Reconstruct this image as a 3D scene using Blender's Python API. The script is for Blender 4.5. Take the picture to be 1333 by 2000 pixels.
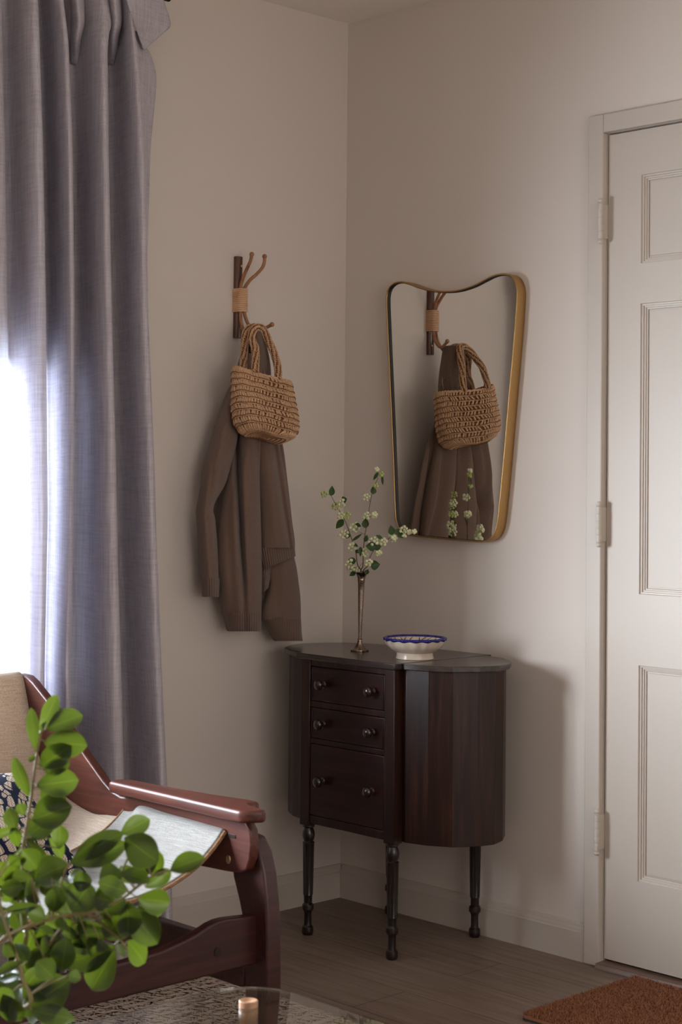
import bpy, bmesh, math, random
import numpy as np
from mathutils import Vector, Matrix, noise
random.seed(7); rng = np.random.default_rng(5)
PI = math.pi
SC = bpy.context.scene
COL = SC.collection
for o in list(bpy.data.objects): bpy.data.objects.remove(o)

# ------------------------------------------------------------------ camera
FPX, YAW, ROLL, CX, CY, PITCH = 3285.75, 0.7652, 0.0095, 666.4, 869.5, 0.0218
CAM = Vector((3.46635, -3.34180, 1.17818))
Fv = Vector((-math.cos(YAW)*math.cos(PITCH), math.sin(YAW)*math.cos(PITCH), math.sin(PITCH)))
Rv = Vector((math.sin(YAW), math.cos(YAW), 0))
Uv = Rv.cross(Fv)
cr, sr = math.cos(ROLL), math.sin(ROLL)
Rc = cr*Rv + sr*Uv; Uc = -sr*Rv + cr*Uv
cd = bpy.data.cameras.new('camera'); camo = bpy.data.objects.new('camera', cd); COL.objects.link(camo)
camo.matrix_world = Matrix(((Rc.x, Uc.x, -Fv.x, CAM.x), (Rc.y, Uc.y, -Fv.y, CAM.y), (Rc.z, Uc.z, -Fv.z, CAM.z), (0, 0, 0, 1)))
cd.sensor_fit = 'AUTO'; cd.sensor_width = 36; cd.lens = FPX*36/2000
cd.shift_x = -(CX-666.5)/2000; cd.shift_y = -(1000-CY)/2000
cd.clip_start = 0.05
cd.dof.use_dof = True; cd.dof.focus_distance = 4.25; cd.dof.aperture_fstop = 9.0
SC.camera = camo

# ------------------------------------------------------------------ light
SC.view_settings.view_transform = 'Standard'; SC.view_settings.look = 'None'
SC.view_settings.gamma = 1; SC.view_settings.use_curve_mapping = False
SC.view_settings.exposure = 0.0
W = bpy.data.worlds.new('daylight'); SC.world = W; W.use_nodes = True
W.node_tree.nodes['Background'].inputs[0].default_value = (0.62, 0.78, 1.0, 1)
W.node_tree.nodes['Background'].inputs[1].default_value = 1.2
def area(name, loc, direction, sx, sy, power, col, spread=PI):
    l = bpy.data.lights.new(name, 'AREA'); l.shape = 'RECTANGLE'; l.size = sx; l.size_y = sy
    l.energy = power; l.color = col; l.spread = spread
    o = bpy.data.objects.new(name, l); COL.objects.link(o); o.location = loc
    o.rotation_euler = Vector(direction).to_track_quat('-Z', 'Y').to_euler()
    return o
area('window_daylight', (-0.8, -2.6, 1.25), (1, 0.15, -0.05), 3.4, 1.3, 790, (0.83, 0.91, 1.0))
area('added_warm_fill', (4.72, -1.9, 1.5), (-1, 0.05, 0.22), 1.6, 1.5, 20, (1.0, 0.87, 0.75), 2.6)  # added warm fill from the right, no known source there

# ------------------------------------------------------------------ helpers
def ray(px, py):
    x = px-CX; y = py-CY
    u = cr*x+sr*y; v = -sr*x+cr*y
    return Fv + Rv*(u/FPX) - Uv*(v/FPX)
def onx(px, py, X): d = ray(px, py); return CAM + d*((X-CAM.x)/d.x)
def ony(px, py, Y): d = ray(px, py); return CAM + d*((Y-CAM.y)/d.y)
def onz(px, py, Z): d = ray(px, py); return CAM + d*((Z-CAM.z)/d.z)
def ond(px, py, D): return CAM + ray(px, py)*D
def facing(px, py, P):           # point seen at px,py in the upright plane through P that faces the room
    d = ray(px, py); t = (P-CAM).dot(Fv)/d.dot(Fv); return CAM + d*t

def lin(c): return c/12.92 if c <= 0.04045 else ((c+0.055)/1.055)**2.4
def S(r, g, b): return (lin(r/255), lin(g/255), lin(b/255), 1)
MATS = {}
class NT:
    def __init__(s, name):
        m = bpy.data.materials.new(name); m.use_nodes = True; s.m = m; s.t = m.node_tree; s.n = s.t.nodes; s.l = s.t.links
        s.b = s.n['Principled BSDF']; s.tc = None
    def add(s, typ, **kw):
        n = s.n.new(typ)
        for k, v in kw.items():
            if k.startswith('i_'):
                key = k[2:]; key = int(key) if key.isdigit() else key.replace('_', ' ')
                n.inputs[key].default_value = v
            else: setattr(n, k, v)
        return n
    def co(s, scale=(1, 1, 1), kind='Object', rot=(0, 0, 0)):
        if not s.tc: s.tc = s.n.new('ShaderNodeTexCoord')
        mp = s.n.new('ShaderNodeMapping'); mp.inputs['Scale'].default_value = scale; mp.inputs['Rotation'].default_value = rot
        s.l.new(s.tc.outputs[kind], mp.inputs[0]); return mp.outputs[0]
    def noise(s, scale=5, detail=4, vec=None, rough=0.5, dist=0.0):
        n = s.add('ShaderNodeTexNoise'); n.inputs['Scale'].default_value = scale; n.inputs['Detail'].default_value = detail
        n.inputs['Roughness'].default_value = rough; n.inputs['Distortion'].default_value = dist
        if vec is not None: s.l.new(vec, n.inputs['Vector'])
        return n.outputs['Fac']
    def ramp(s, fac, stops):
        r = s.n.new('ShaderNodeValToRGB'); e = r.color_ramp.elements
        while len(e) < len(stops): e.new(0.5)
        for el, (p, c) in zip(e, stops): el.position = p; el.color = c
        s.l.new(fac, r.inputs[0]); return r.outputs[0]
    def mix(s, fac, a, b, mode='MIX'):
        n = s.n.new('ShaderNodeMix'); n.data_type = 'RGBA'; n.blend_type = mode
        if isinstance(fac, (int, float)): n.inputs[0].default_value = fac
        else: s.l.new(fac, n.inputs[0])
        for i, v in ((6, a), (7, b)):
            if isinstance(v, tuple): n.inputs[i].default_value = v
            else: s.l.new(v, n.inputs[i])
        return n.outputs[2]
    def math(s, op, a, b=0.0):
        n = s.n.new('ShaderNodeMath'); n.operation = op
        for i, v in ((0, a), (1, b)):
            if isinstance(v, (int, float)): n.inputs[i].default_value = v
            else: s.l.new(v, n.inputs[i])
        return n.outputs[0]
    def bump(s, h, strength=0.3, dist=0.01):
        n = s.n.new('ShaderNodeBump'); n.inputs['Strength'].default_value = strength; n.inputs['Distance'].default_value = dist
        s.l.new(h, n.inputs['Height']); s.l.new(n.outputs[0], s.b.inputs['Normal']); return n.outputs[0]
    def set(s, col=None, rough=0.5, metal=0, spec=None, **kw):
        if col is not None:
            if isinstance(col, tuple): s.b.inputs['Base Color'].default_value = col
            else: s.l.new(col, s.b.inputs['Base Color'])
        s.b.inputs['Roughness'].default_value = rough; s.b.inputs['Metallic'].default_value = metal
        if spec is not None: s.b.inputs['Specular IOR Level'].default_value = spec
        for k, v in kw.items(): s.b.inputs[k.replace('_', ' ')].default_value = v
        return s

def paint(name, c, rough=0.6, bs=0.08, scale=120):
    t = NT(name); n = t.noise(scale, 3); n2 = t.noise(1.3, 3)
    c2 = tuple(x*0.94 for x in c[:3])+(1,)
    t.set(t.mix(n2, c, c2), rough, spec=0.3); t.bump(n, bs, 0.002); return t.m
M_WALL = paint('greige_wall_paint', S(220, 208, 197), 0.7, 0.1, 160)
M_CEIL = paint('ceiling_paint', S(244, 236, 226), 0.8)
M_TRIM = paint('cream_gloss_paint', S(200, 188, 176), 0.42, 0.12, 60)
M_HINGE = paint('painted_hinge_metal', S(202, 191, 177), 0.35, 0.2, 90)

def wood(name, c1, c2, c3, rough, axis=(1, 1, 1), scale=6, stretch=18, bump=0.05, coat=0.0, spec=0.5, along='x', patches=None):
    t = NT(name); k = 1.0
    sc = {'x': (k, stretch, stretch), 'y': (stretch, k, stretch), 'z': (stretch, stretch, k)}[along]
    v = t.co(sc); n = t.noise(scale, 8, v, 0.62, 0.6); n2 = t.noise(scale*0.35, 3, v, 0.5, 1.5)
    a = t.ramp(n, [(0.3, c1), (0.5, c2), (0.72, c3)])
    a = t.mix(t.math('MULTIPLY', n2, 0.6), a, c1)
    if patches: a = t.mix(t.ramp(t.noise(5, 4), [(0.56, (0, 0, 0, 1)), (0.78, (1, 1, 1, 1))]), a, patches)
    t.set(a, rough, spec=spec); t.b.inputs['Coat Weight'].default_value = coat; t.b.inputs['Coat Roughness'].default_value = 0.25
    t.bump(n, bump, 0.003); return t.m
M_MAHOG = wood('dark_mahogany', S(24, 12, 8), S(44, 22, 15), S(74, 40, 25), 0.36, scale=4, stretch=16, coat=0.08, spec=0.35, along='z')
M_MAHOGX = wood('dark_mahogany_drawer_front', S(26, 12, 10), S(44, 19, 16), S(66, 30, 22), 0.34, scale=4, stretch=12, coat=0.08, spec=0.35, along='x')
M_TOP = wood('worn_dark_tabletop', S(38, 29, 26), S(54, 42, 37), S(74, 58, 50), 0.26, scale=3, stretch=14, coat=0.3, along='x')
M_LEG = wood('black_brown_turned_wood', S(17, 11, 11), S(28, 17, 16), S(48, 27, 21), 0.3, scale=5, stretch=4, coat=0.3, along='z', patches=S(66, 40, 31))
M_KNOB = wood('polished_dark_knob', S(22, 11, 9), S(40, 20, 15), S(64, 32, 22), 0.1, scale=20, stretch=2, coat=0.8)
M_TEAK = wood('red_brown_teak', S(62, 28, 21), S(90, 43, 32), S(114, 62, 47), 0.4, scale=5, stretch=14, coat=0.08, along='x')
M_TEAKD = wood('deep_red_rosewood', S(42, 18, 17), S(62, 28, 26), S(82, 39, 35), 0.4, scale=5, stretch=14, coat=0.08, along='y')
M_RATTAN = wood('rattan_cane', S(128, 82, 54), S(176, 122, 84), S(198, 148, 106), 0.45, scale=20, stretch=3, along='z', patches=S(90, 48, 32))
M_WRAP = wood('rattan_binding', S(206, 160, 122), S(220, 178, 142), S(228, 190, 156), 0.5, scale=30, stretch=1)
M_BAMBOO = wood('dark_split_bamboo', S(56, 28, 18), S(96, 52, 32), S(132, 78, 48), 0.28, scale=12, stretch=10, along='z', coat=0.4)
M_PEG = wood('light_oak_peg', S(160, 116, 84), S(184, 140, 106), S(202, 160, 124), 0.4, scale=12, stretch=8, along='z')

def floor_mat():
    t = NT('grey_brown_oak_planks')
    v = t.co((1, 1, 1)); br = t.add('ShaderNodeTexBrick'); t.l.new(v, br.inputs[0])
    for k, x in (('Color1', (0.0, 0, 0, 1)), ('Color2', (1, 1, 1, 1)), ('Mortar', (0.5, 0.5, 0.5, 1))): br.inputs[k].default_value = x
    br.inputs['Scale'].default_value = 1; br.inputs['Brick Width'].default_value = 1.5; br.inputs['Row Height'].default_value = 0.17
    br.inputs['Mortar Size'].default_value = 0.0012; br.inputs['Bias'].default_value = 0
    g = t.noise(3, 10, t.co((1.1, 22, 1)), 0.68, 0.9); g2 = t.noise(2, 4, t.co((1, 6, 1)), 0.5, 1.6)
    c = t.ramp(g, [(0.28, S(94, 78, 67)), (0.5, S(132, 113, 99)), (0.75, S(160, 141, 126))])
    c = t.mix(t.math('MULTIPLY', g2, 0.55), c, S(104, 82, 66))
    c = t.mix(t.math('MULTIPLY', br.outputs[0], 0.22), c, S(92, 74, 62))
    c = t.mix(br.outputs['Fac'], c, S(50, 38, 30))
    t.set(c, 0.42, spec=0.4); t.bump(t.math('SUBTRACT', g, br.outputs['Fac']), 0.08, 0.003); return t.m
M_FLOOR = floor_mat()

def metal(name, c, rough, tarn=None):
    t = NT(name); col = c
    if tarn: col = t.mix(t.ramp(t.noise(60, 6), [(0.42, (0, 0, 0, 1)), (0.62, (1, 1, 1, 1))]), c, tarn)
    t.set(col, rough, 1.0); t.bump(t.noise(300, 3), 0.04, 0.001); return t.m
M_BRASS = metal('brushed_brass', S(186, 150, 100), 0.34, S(176, 140, 92))
M_SILVER = metal('tarnished_silver_plate', S(178, 164, 150), 0.2, S(112, 84, 68))
M_SCREW = metal('screw_metal', S(210, 190, 150), 0.3)
M_RODM = metal('black_iron', S(40, 38, 36), 0.4)
t = NT('mirror_silvering'); t.set((0.87, 0.88, 0.865, 1), 0.004, 1.0); M_MIRROR = t.m
t = NT('dark_mirror_backing'); t.set(S(24, 20, 18), 0.5); M_DARK = t.m
t = NT('table_glass'); t.set((0.93, 0.97, 0.95, 1), 0.0, 0.0, Transmission_Weight=1.0, IOR=1.5); M_GLASS = t.m
# thin sheets let daylight shadows through them
def wool():
    t = NT('brown_wool_knit')
    n = t.noise(260, 4); n2 = t.noise(30, 3)
    c = t.ramp(n, [(0.3, S(92, 73, 62)), (0.55, S(120, 96, 82)), (0.8, S(160, 134, 118))])
    t.set(t.mix(t.math('MULTIPLY', n2, 0.35), c, S(104, 82, 70)), 0.95, spec=0.15)
    t.b.inputs['Sheen Weight'].default_value = 0.25; t.b.inputs['Sheen Roughness'].default_value = 0.5
    t.bump(n, 0.5, 0.002); return t.m
M_WOOL = wool()
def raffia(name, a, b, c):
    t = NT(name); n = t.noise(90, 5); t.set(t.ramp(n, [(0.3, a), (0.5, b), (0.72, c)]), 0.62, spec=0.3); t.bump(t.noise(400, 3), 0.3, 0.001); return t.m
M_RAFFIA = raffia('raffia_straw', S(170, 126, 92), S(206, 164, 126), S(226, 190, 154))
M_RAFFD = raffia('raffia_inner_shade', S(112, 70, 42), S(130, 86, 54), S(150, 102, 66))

def cloth(name, base, hi, lo, transl, thread=900, xz=(1, 1, 1), backing=None, holes=None, tcol=None):
    t = NT(name); t.n.remove(t.b)
    out = [n for n in t.n if n.type == 'OUTPUT_MATERIAL'][0]
    a = t.noise(thread*0.28, 2, t.co((1, 1, 0.03)), 0.6); b = t.noise(thread*0.28, 2, t.co((0.04, 0.04, 1)), 0.6)
    s = t.math('ADD', t.math('MULTIPLY', a, 0.6), t.math('MULTIPLY', b, 0.4))
    col = t.ramp(s, [(0.36, lo), (0.5, base), (0.64, hi)])
    bp = t.n.new('ShaderNodeBump'); bp.inputs['Strength'].default_value = 0.25; bp.inputs['Distance'].default_value = 0.002; t.l.new(s, bp.inputs['Height'])
    d = t.n.new('ShaderNodeBsdfDiffuse'); tr = t.n.new('ShaderNodeBsdfTranslucent')
    t.l.new(col, d.inputs[0]); t.l.new(bp.outputs[0], d.inputs['Normal'])
    if tcol: tr.inputs[0].default_value = tcol
    else: t.l.new(col, tr.inputs[0])
    mx = t.n.new('ShaderNodeMixShader'); mx.inputs[0].default_value = transl
    t.l.new(d.outputs[0], mx.inputs[1]); t.l.new(tr.outputs[0], mx.inputs[2]); last = mx
    if holes:
        tp = t.n.new('ShaderNodeBsdfTransparent'); m2 = t.n.new('ShaderNodeMixShader')
        f = t.ramp(s, [(holes[0], (holes[1],)*3+(1,)), (holes[0]+0.03, (0, 0, 0, 1))])
        t.l.new(f, m2.inputs[0]); t.l.new(mx.outputs[0], m2.inputs[1]); t.l.new(tp.outputs[0], m2.inputs[2]); last = m2
    t.l.new(last.outputs[0], out.inputs[0]); return t.m
M_CURTAIN = cloth('grey_linen', S(224, 214, 217), S(240, 231, 234), S(200, 190, 194), 0.36, 900, tcol=S(176, 184, 200))
M_BLIND = cloth('brown_woven_blind', S(70, 50, 40), S(90, 66, 52), S(46, 34, 28), 0.05, 1400)
M_CANVAS = cloth('cream_canvas_dimmed', S(158, 156, 152), S(176, 173, 169), S(136, 131, 125), 0.08, 2600)  # seat copy of the sling canvas, greyed against the strong window light
M_CANVAS_BACKLIT = cloth('cream_canvas_backlit', S(212, 194, 174), S(226, 210, 192), S(186, 164, 142), 0.28, 2600)  # back copy of the same canvas, its different lighting put into the colour
M_PIPING = cloth('brown_canvas_edge', S(150, 116, 88), S(180, 146, 116), S(120, 88, 64), 0.05, 2600)

def cushion_mat():
    t = NT('navy_and_cream_woven_pattern')
    v = t.co((24, 24, 24)); w1 = t.add('ShaderNodeTexWave', wave_type='BANDS', bands_direction='DIAGONAL'); w1.inputs['Scale'].default_value = 0.8; w1.inputs['Distortion'].default_value = 5
    w1.inputs['Detail'].default_value = 1.5; t.l.new(v, w1.inputs[0])
    w2 = t.add('ShaderNodeTexVoronoi', feature='DISTANCE_TO_EDGE'); w2.inputs['Scale'].default_value = 1.6; t.l.new(v, w2.inputs['Vector'])
    f = t.ramp(t.math('MULTIPLY', w1.outputs['Fac'], t.ramp(w2.outputs['Distance'], [(0.02, (0, 0, 0, 1)), (0.2, (1, 1, 1, 1))])), [(0.11, (0, 0, 0, 1)), (0.16, (1, 1, 1, 1))])
    ch = t.add('ShaderNodeTexChecker'); ch.inputs['Scale'].default_value = 300; t.l.new(t.co(), ch.inputs[0])
    ch.inputs['Color1'].default_value = S(208, 196, 180); ch.inputs['Color2'].default_value = S(150, 128, 110)
    t.set(t.mix(f, S(20, 28, 50), ch.outputs[0]), 0.9, spec=0.2); t.bump(ch.outputs['Fac'], 0.2, 0.001); return t.m
M_CUSH = cushion_mat()

def leaf_mat(name, top, tr, rough, tw, fac=0.4):
    t = NT(name)
    out = [n for n in t.n if n.type == 'OUTPUT_MATERIAL'][0]
    uv = t.n.new('ShaderNodeUVMap'); sx = t.n.new('ShaderNodeSeparateXYZ'); t.l.new(uv.outputs[0], sx.inputs[0])
    mid = t.math('ABSOLUTE', t.math('SUBTRACT', sx.outputs[0], 0.5))
    f = t.ramp(mid, [(0.0, (1, 1, 1, 1)), (0.028, (0, 0, 0, 1))]); e = t.ramp(mid, [(0.465, (0, 0, 0, 1)), (0.49, (1, 1, 1, 1))])
    fe = t.math('MAXIMUM', f, t.math('MULTIPLY', e, 0.75))
    n = t.noise(40, 3); c = t.mix(n, top, tuple(x*0.7 for x in top[:3])+(1,)); c = t.mix(t.math('MULTIPLY', fe, 0.6), c, tr)
    t.set(c, rough, spec=0.5)
    tb = t.n.new('ShaderNodeBsdfTranslucent'); t.l.new(t.mix(t.math('MULTIPLY', fe, 0.8), tr, tuple(min(1, x*1.5) for x in tr[:3])+(1,)), tb.inputs[0])
    mx = t.n.new('ShaderNodeMixShader'); mx.inputs[0].default_value = fac
    t.l.new(t.b.outputs[0], mx.inputs[1]); t.l.new(tb.outputs[0], mx.inputs[2]); t.l.new(mx.outputs[0], out.inputs[0]); return t.m
M_LEAF = leaf_mat('glossy_green_leaf', S(38, 52, 25), S(98, 116, 24), 0.3, 0, 0.3)
M_LEAF2 = leaf_mat('berry_sprig_leaf', S(52, 84, 34), S(86, 120, 40), 0.45, 0, 0.3)
def simple(name, c, rough=0.5, sss=0.0, spec=0.4, nz=None):
    t = NT(name); col = c
    if nz: col = t.mix(t.noise(nz[0], 4), c, nz[1])
    t.set(col, rough, spec=spec)
    if sss: t.b.inputs['Subsurface Weight'].default_value = sss; t.b.inputs['Subsurface Radius'].default_value = (0.004, 0.004, 0.002)
    return t.m
M_STEM = simple('green_brown_twig', S(118, 100, 66), 0.6, nz=(80, S(140, 128, 80)))
M_BSTEM = simple('dark_brown_twig', S(76, 50, 40), 0.6, nz=(80, S(100, 70, 50)))
M_BERRY = simple('white_green_berry', S(236, 234, 208), 0.38, 0.2, nz=(120, S(212, 218, 158)))
M_BERRYG = simple('green_berry', S(204, 212, 134), 0.4, 0.2, nz=(120, S(160, 184, 84)))
M_BTIP = simple('berry_tip_brown', S(70, 50, 36), 0.7)
M_COIR = simple('coir_fibre', S(134, 86, 62), 0.9, spec=0.1, nz=(60, S(168, 116, 86)))
M_COIRB = simple('mat_backing', S(60, 52, 48), 0.8)
M_SISAL = simple('braided_grass_fibre', S(134, 112, 94), 0.36, spec=0.6, nz=(25, S(176, 156, 140)))
M_SISALB = simple('rug_base_fibre', S(74, 56, 44), 0.8)
M_CERAM = simple('cream_glazed_ceramic', S(222, 206, 188), 0.22, nz=(14, S(206, 188, 168)))
M_BLUE = simple('cobalt_glaze', S(22, 22, 88), 0.15, nz=(70, S(34, 32, 120)))
M_DECO = simple('olive_painted_glaze', S(92, 76, 60), 0.25)
M_STONE = simple('stoneware_glaze', S(168, 148, 134), 0.5, nz=(30, S(150, 130, 118)))
M_CAP = simple('dark_plug', S(36, 22, 20), 0.4)

def link(name, me, mat, parent=None, smooth=True):
    o = bpy.data.objects.new(name, me); COL.objects.link(o)
    if mat is not None and not len(me.materials): me.materials.append(mat)
    if smooth:
        for p in me.polygons: p.use_smooth = True
    if parent: o.parent = parent; o.matrix_parent_inverse = parent.matrix_world.inverted() if parent.type != 'EMPTY' else Matrix.Translation(-parent.location)
    return o
def tag(o, label, cat, group=None):
    o['label'] = label; o['category'] = cat
    if group: o['group'] = group
    return o
def thing(name, label, cat, loc, group=None):
    o = bpy.data.objects.new(name, None); COL.objects.link(o); o.location = loc; o.empty_display_size = 0.05
    return tag(o, label, cat, group)
def struct(o): o['kind'] = 'structure'; return o
class MB:
    def __init__(s): s.v = []; s.f = []; s.uv = None
    def quadgrid(s, P, closed_u=False, closed_v=False):   # P[i][j]
        n = len(P); m = len(P[0]); b = len(s.v)
        for r in P: s.v += [tuple(p) for p in r]
        for i in range(n if closed_u else n-1):
            for j in range(m if closed_v else m-1):
                s.f.append((b+i*m+j, b+i*m+(j+1) % m, b+((i+1) % n)*m+(j+1) % m, b+((i+1) % n)*m+j))
        return b
    def box(s, a, c):
        (x0, y0, z0), (x1, y1, z1) = a, c; b = len(s.v)
        s.v += [(x0,y0,z0),(x1,y0,z0),(x1,y1,z0),(x0,y1,z0),(x0,y0,z1),(x1,y0,z1),(x1,y1,z1),(x0,y1,z1)]
        s.f += [tuple(b+i for i in q) for q in ((0,3,2,1),(4,5,6,7),(0,1,5,4),(1,2,6,5),(2,3,7,6),(3,0,4,7))]; return s
    def tube(s, pts, rad, n=10, cap=True, squash=1.0):
        pts = [Vector(p) for p in pts]; m = len(pts)
        rad = rad if isinstance(rad, (list, tuple)) else [rad]*m
        up = Vector((0, 0, 1)); rings = []; prev = None
        for i, p in enumerate(pts):
            t = (pts[min(i+1, m-1)]-pts[max(i-1, 0)]).normalized()
            if prev is None:
                a = up.cross(t)
                if a.length < 1e-3: a = Vector((1, 0, 0)).cross(t)
            else: a = prev - t*prev.dot(t)
            a.normalize(); prev = a; c = t.cross(a)
            rings.append([p+a*math.cos(2*PI*k/n)*rad[i]+c*math.sin(2*PI*k/n)*rad[i]*squash for k in range(n)])
        b = s.quadgrid(rings, closed_v=True)
        if cap:
            s.f.append(tuple(b+k for k in range(n))[::-1]); s.f.append(tuple(b+(m-1)*n+k for k in range(n)))
        return s
    def ball(s, c, r, n=12, m=8, sc=(1, 1, 1)):
        c = Vector(c); b = len(s.v); s.v.append((c.x, c.y, c.z-r*sc[2]))
        for i in range(1, m):
            th = PI*i/m
            for k in range(n): s.v.append((c.x+r*sc[0]*math.sin(th)*math.cos(2*PI*k/n), c.y+r*sc[1]*math.sin(th)*math.sin(2*PI*k/n), c.z-r*sc[2]*math.cos(th)))
        s.v.append((c.x, c.y, c.z+r*sc[2])); e = len(s.v)-1
        for k in range(n):
            s.f.append((b, b+1+(k+1) % n, b+1+k)); s.f.append((e, e-n+k, e-n+(k+1) % n))
            for i in range(m-2): s.f.append((b+1+i*n+k, b+1+i*n+(k+1) % n, b+1+(i+1)*n+(k+1) % n, b+1+(i+1)*n+k))
        return s
    def lathe(s, prof, c=(0, 0, 0), n=32, fn=None, tilt=(0, 0)):
        R = []
        for (r, z) in prof:
            row = []
            for k in range(n):
                a = 2*PI*k/n; rr = r*(fn(a, r, z) if fn else 1)
                row.append((c[0]+rr*math.cos(a)+tilt[0]*z, c[1]+rr*math.sin(a)+tilt[1]*z, c[2]+z))
            R.append(row)
        b = s.quadgrid(R, closed_v=True); s.f.append(tuple(b+k for k in range(n))[::-1]); s.f.append(tuple(b+(len(prof)-1)*n+k for k in range(n))); return s
    def prism(s, poly, fn0, fn1):       # polygon -> two capped faces
        b = len(s.v); n = len(poly); s.v += [tuple(fn0(*p)) for p in poly]+[tuple(fn1(*p)) for p in poly]
        s.f.append(tuple(range(b+n-1, b-1, -1))); s.f.append(tuple(range(b+n, b+2*n)))
        for i in range(n): j = (i+1) % n; s.f.append((b+i, b+j, b+n+j, b+n+i))
        return s
    def obj(s, name, mat, parent=None, smooth=True, bevel=0, seg=2, angle=40, subsurf=0, solid=0):
        me = bpy.data.meshes.new(name); me.from_pydata([tuple(v) for v in s.v], [], s.f); me.update()
        bm = bmesh.new(); bm.from_mesh(me); bmesh.ops.recalc_face_normals(bm, faces=bm.faces); bm.to_mesh(me); bm.free()
        if s.uv: 
            pass
        o = link(name, me, mat, parent, smooth)
        if solid: m = o.modifiers.new('solid', 'SOLIDIFY'); m.thickness = solid; m.offset = 0
        if bevel:
            m = o.modifiers.new('bevel', 'BEVEL'); m.width = bevel; m.segments = seg; m.limit_method = 'ANGLE'; m.angle_limit = math.radians(30); m.harden_normals = False
        if subsurf: m = o.modifiers.new('sub', 'SUBSURF'); m.levels = subsurf; m.render_levels = subsurf
        if smooth:
            try: me.set_sharp_from_angle(angle=math.radians(angle))
            except Exception: pass
        return o
def box_obj(name, a, c, mat, parent=None, bevel=0.002): return MB().box(a, c).obj(name, mat, parent, bevel=bevel)
def spline(pts, k=8, closed=False):
    P = [Vector(p) for p in pts]; n = len(P); out = []
    rngi = range(n if closed else n-1)
    for i in rngi:
        if closed: p0, p1, p2, p3 = P[i-1], P[i], P[(i+1) % n], P[(i+2) % n]
        else: p0, p1, p2, p3 = P[max(i-1, 0)], P[i], P[i+1], P[min(i+2, n-1)]
        for q in range(k):
            t = q/k; out.append(0.5*((2*p1)+(p2-p0)*t+(2*p0-5*p1+4*p2-p3)*t*t+(3*p1-p0-3*p2+p3)*t*t*t))
    if not closed: out.append(P[-1])
    return out
def interp(tab, x):
    if x <= tab[0][0]: return tab[0][1]
    for (a, u), (b, v) in zip(tab, tab[1:]):
        if x <= b: return u+(v-u)*(x-a)/(b-a)
    return tab[-1][1]

# ------------------------------------------------------------------ room
H = 2.496; RX = 4.6; RY = -4.7
def wall(name, boxes, mat=M_WALL):
    m = MB()
    for b in boxes: m.box(*b)
    return struct(m.obj(name, mat, smooth=False))
struct(MB().box((-0.3, RY-0.15, -0.1), (RX+0.3, 0.15, 0)).obj('floor', M_FLOOR, smooth=False))
struct(MB().box((-0.15, RY-0.15, H), (RX+0.15, 0.15, H+0.1)).obj('ceiling', M_CEIL, smooth=False))
WY0, WY1, WZ0, WZ1 = -3.1, -1.03, 0.64, 2.12
wall('wall_left', [((-0.12, WY1, 0), (0, 0, H)), ((-0.12, RY, 0), (0, WY0, H)), ((-0.12, WY0, 0), (0, WY1, WZ0)), ((-0.12, WY0, WZ1), (0, WY1, H))])
DX0, DX1, DZ = 0.929, 1.745, 2.046
wall('wall_back', [((-0.12, 0, 0), (DX0, 0.12, H)), ((DX1, 0, 0), (RX+0.12, 0.12, H)), ((DX0, 0, DZ), (DX1, 0.12, H)), ((DX0, 0.06, 0), (DX1, 0.12, DZ))])
wall('wall_right', [((RX, -1.1, 0), (RX+0.12, 0, H)), ((RX, RY, 0), (RX+0.12, -2.7, H)), ((RX, -2.7, 0), (RX+0.12, -1.1, 0.75)), ((RX, -2.7, 2.2), (RX+0.12, -1.1, H))])
wall('wall_front', [((-0.12, RY-0.12, 0), (RX+0.12, RY, H))])
# window behind the curtain
w = thing('window_1', '', 'window', (0, (WY0+WY1)/2, WZ0)); del w['label']; del w['category']; struct(w)
m = MB()
for a, c in (((-0.1, WY0, WZ0), (-0.05, WY0+0.04, WZ1)), ((-0.1, WY1-0.035, WZ0), (-0.05, WY1, WZ1)), ((-0.1, WY0, WZ1-0.04), (-0.05, WY1, WZ1)), ((-0.1, WY0, WZ0), (-0.05, WY1, WZ0+0.04)), ((-0.095, WY0, 1.4), (-0.06, WY1, 1.43)), ((-0.095, -2.1, WZ0), (-0.06, -2.06, WZ1))): m.box(a, c)
m.obj('window_frame', M_TRIM, w, bevel=0.003)
MB().box((-0.1, WY0-0.03, WZ0-0.025), (0.035, WY1+0.03, WZ0)).obj('window_sill', M_TRIM, w, bevel=0.004)
t = NT('window_pane_glass'); t.n.remove(t.b); _o = [n for n in t.n if n.type == 'OUTPUT_MATERIAL'][0]
_a = t.n.new('ShaderNodeBsdfTransparent'); _g = t.n.new('ShaderNodeBsdfGlossy'); _g.inputs['Roughness'].default_value = 0.02; _m = t.n.new('ShaderNodeMixShader')
_m.inputs[0].default_value = 0.06; t.l.new(_a.outputs[0], _m.inputs[1]); t.l.new(_g.outputs[0], _m.inputs[2]); t.l.new(_m.outputs[0], _o.inputs[0]); M_PANE = t.m
MB().box((-0.078, WY0+0.03, WZ0+0.03), (-0.074, WY1-0.03, WZ1-0.03)).obj('window_pane', M_PANE, w, smooth=False)
bl = MB(); P = []
for i in range(60):
    z = WZ1-0.01-i*(WZ1-1.46)/59; x = -0.03+0.004*math.sin(i*PI/2)
    P.append([(x, WY0+0.01+j*(WY1-WY0-0.02)/3, z) for j in range(4)])
bl.quadgrid(P); tag(bl.obj('woven_blind', M_BLIND), 'brown woven blind seen dimly through the left edge of the grey curtain', 'blind')
w = thing('added_fill_window', '', 'window', (RX, -1.9, 0.75)); del w['label']; del w['category']; struct(w)  # unseen window, added to house the warm fill light
m = MB()
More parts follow.
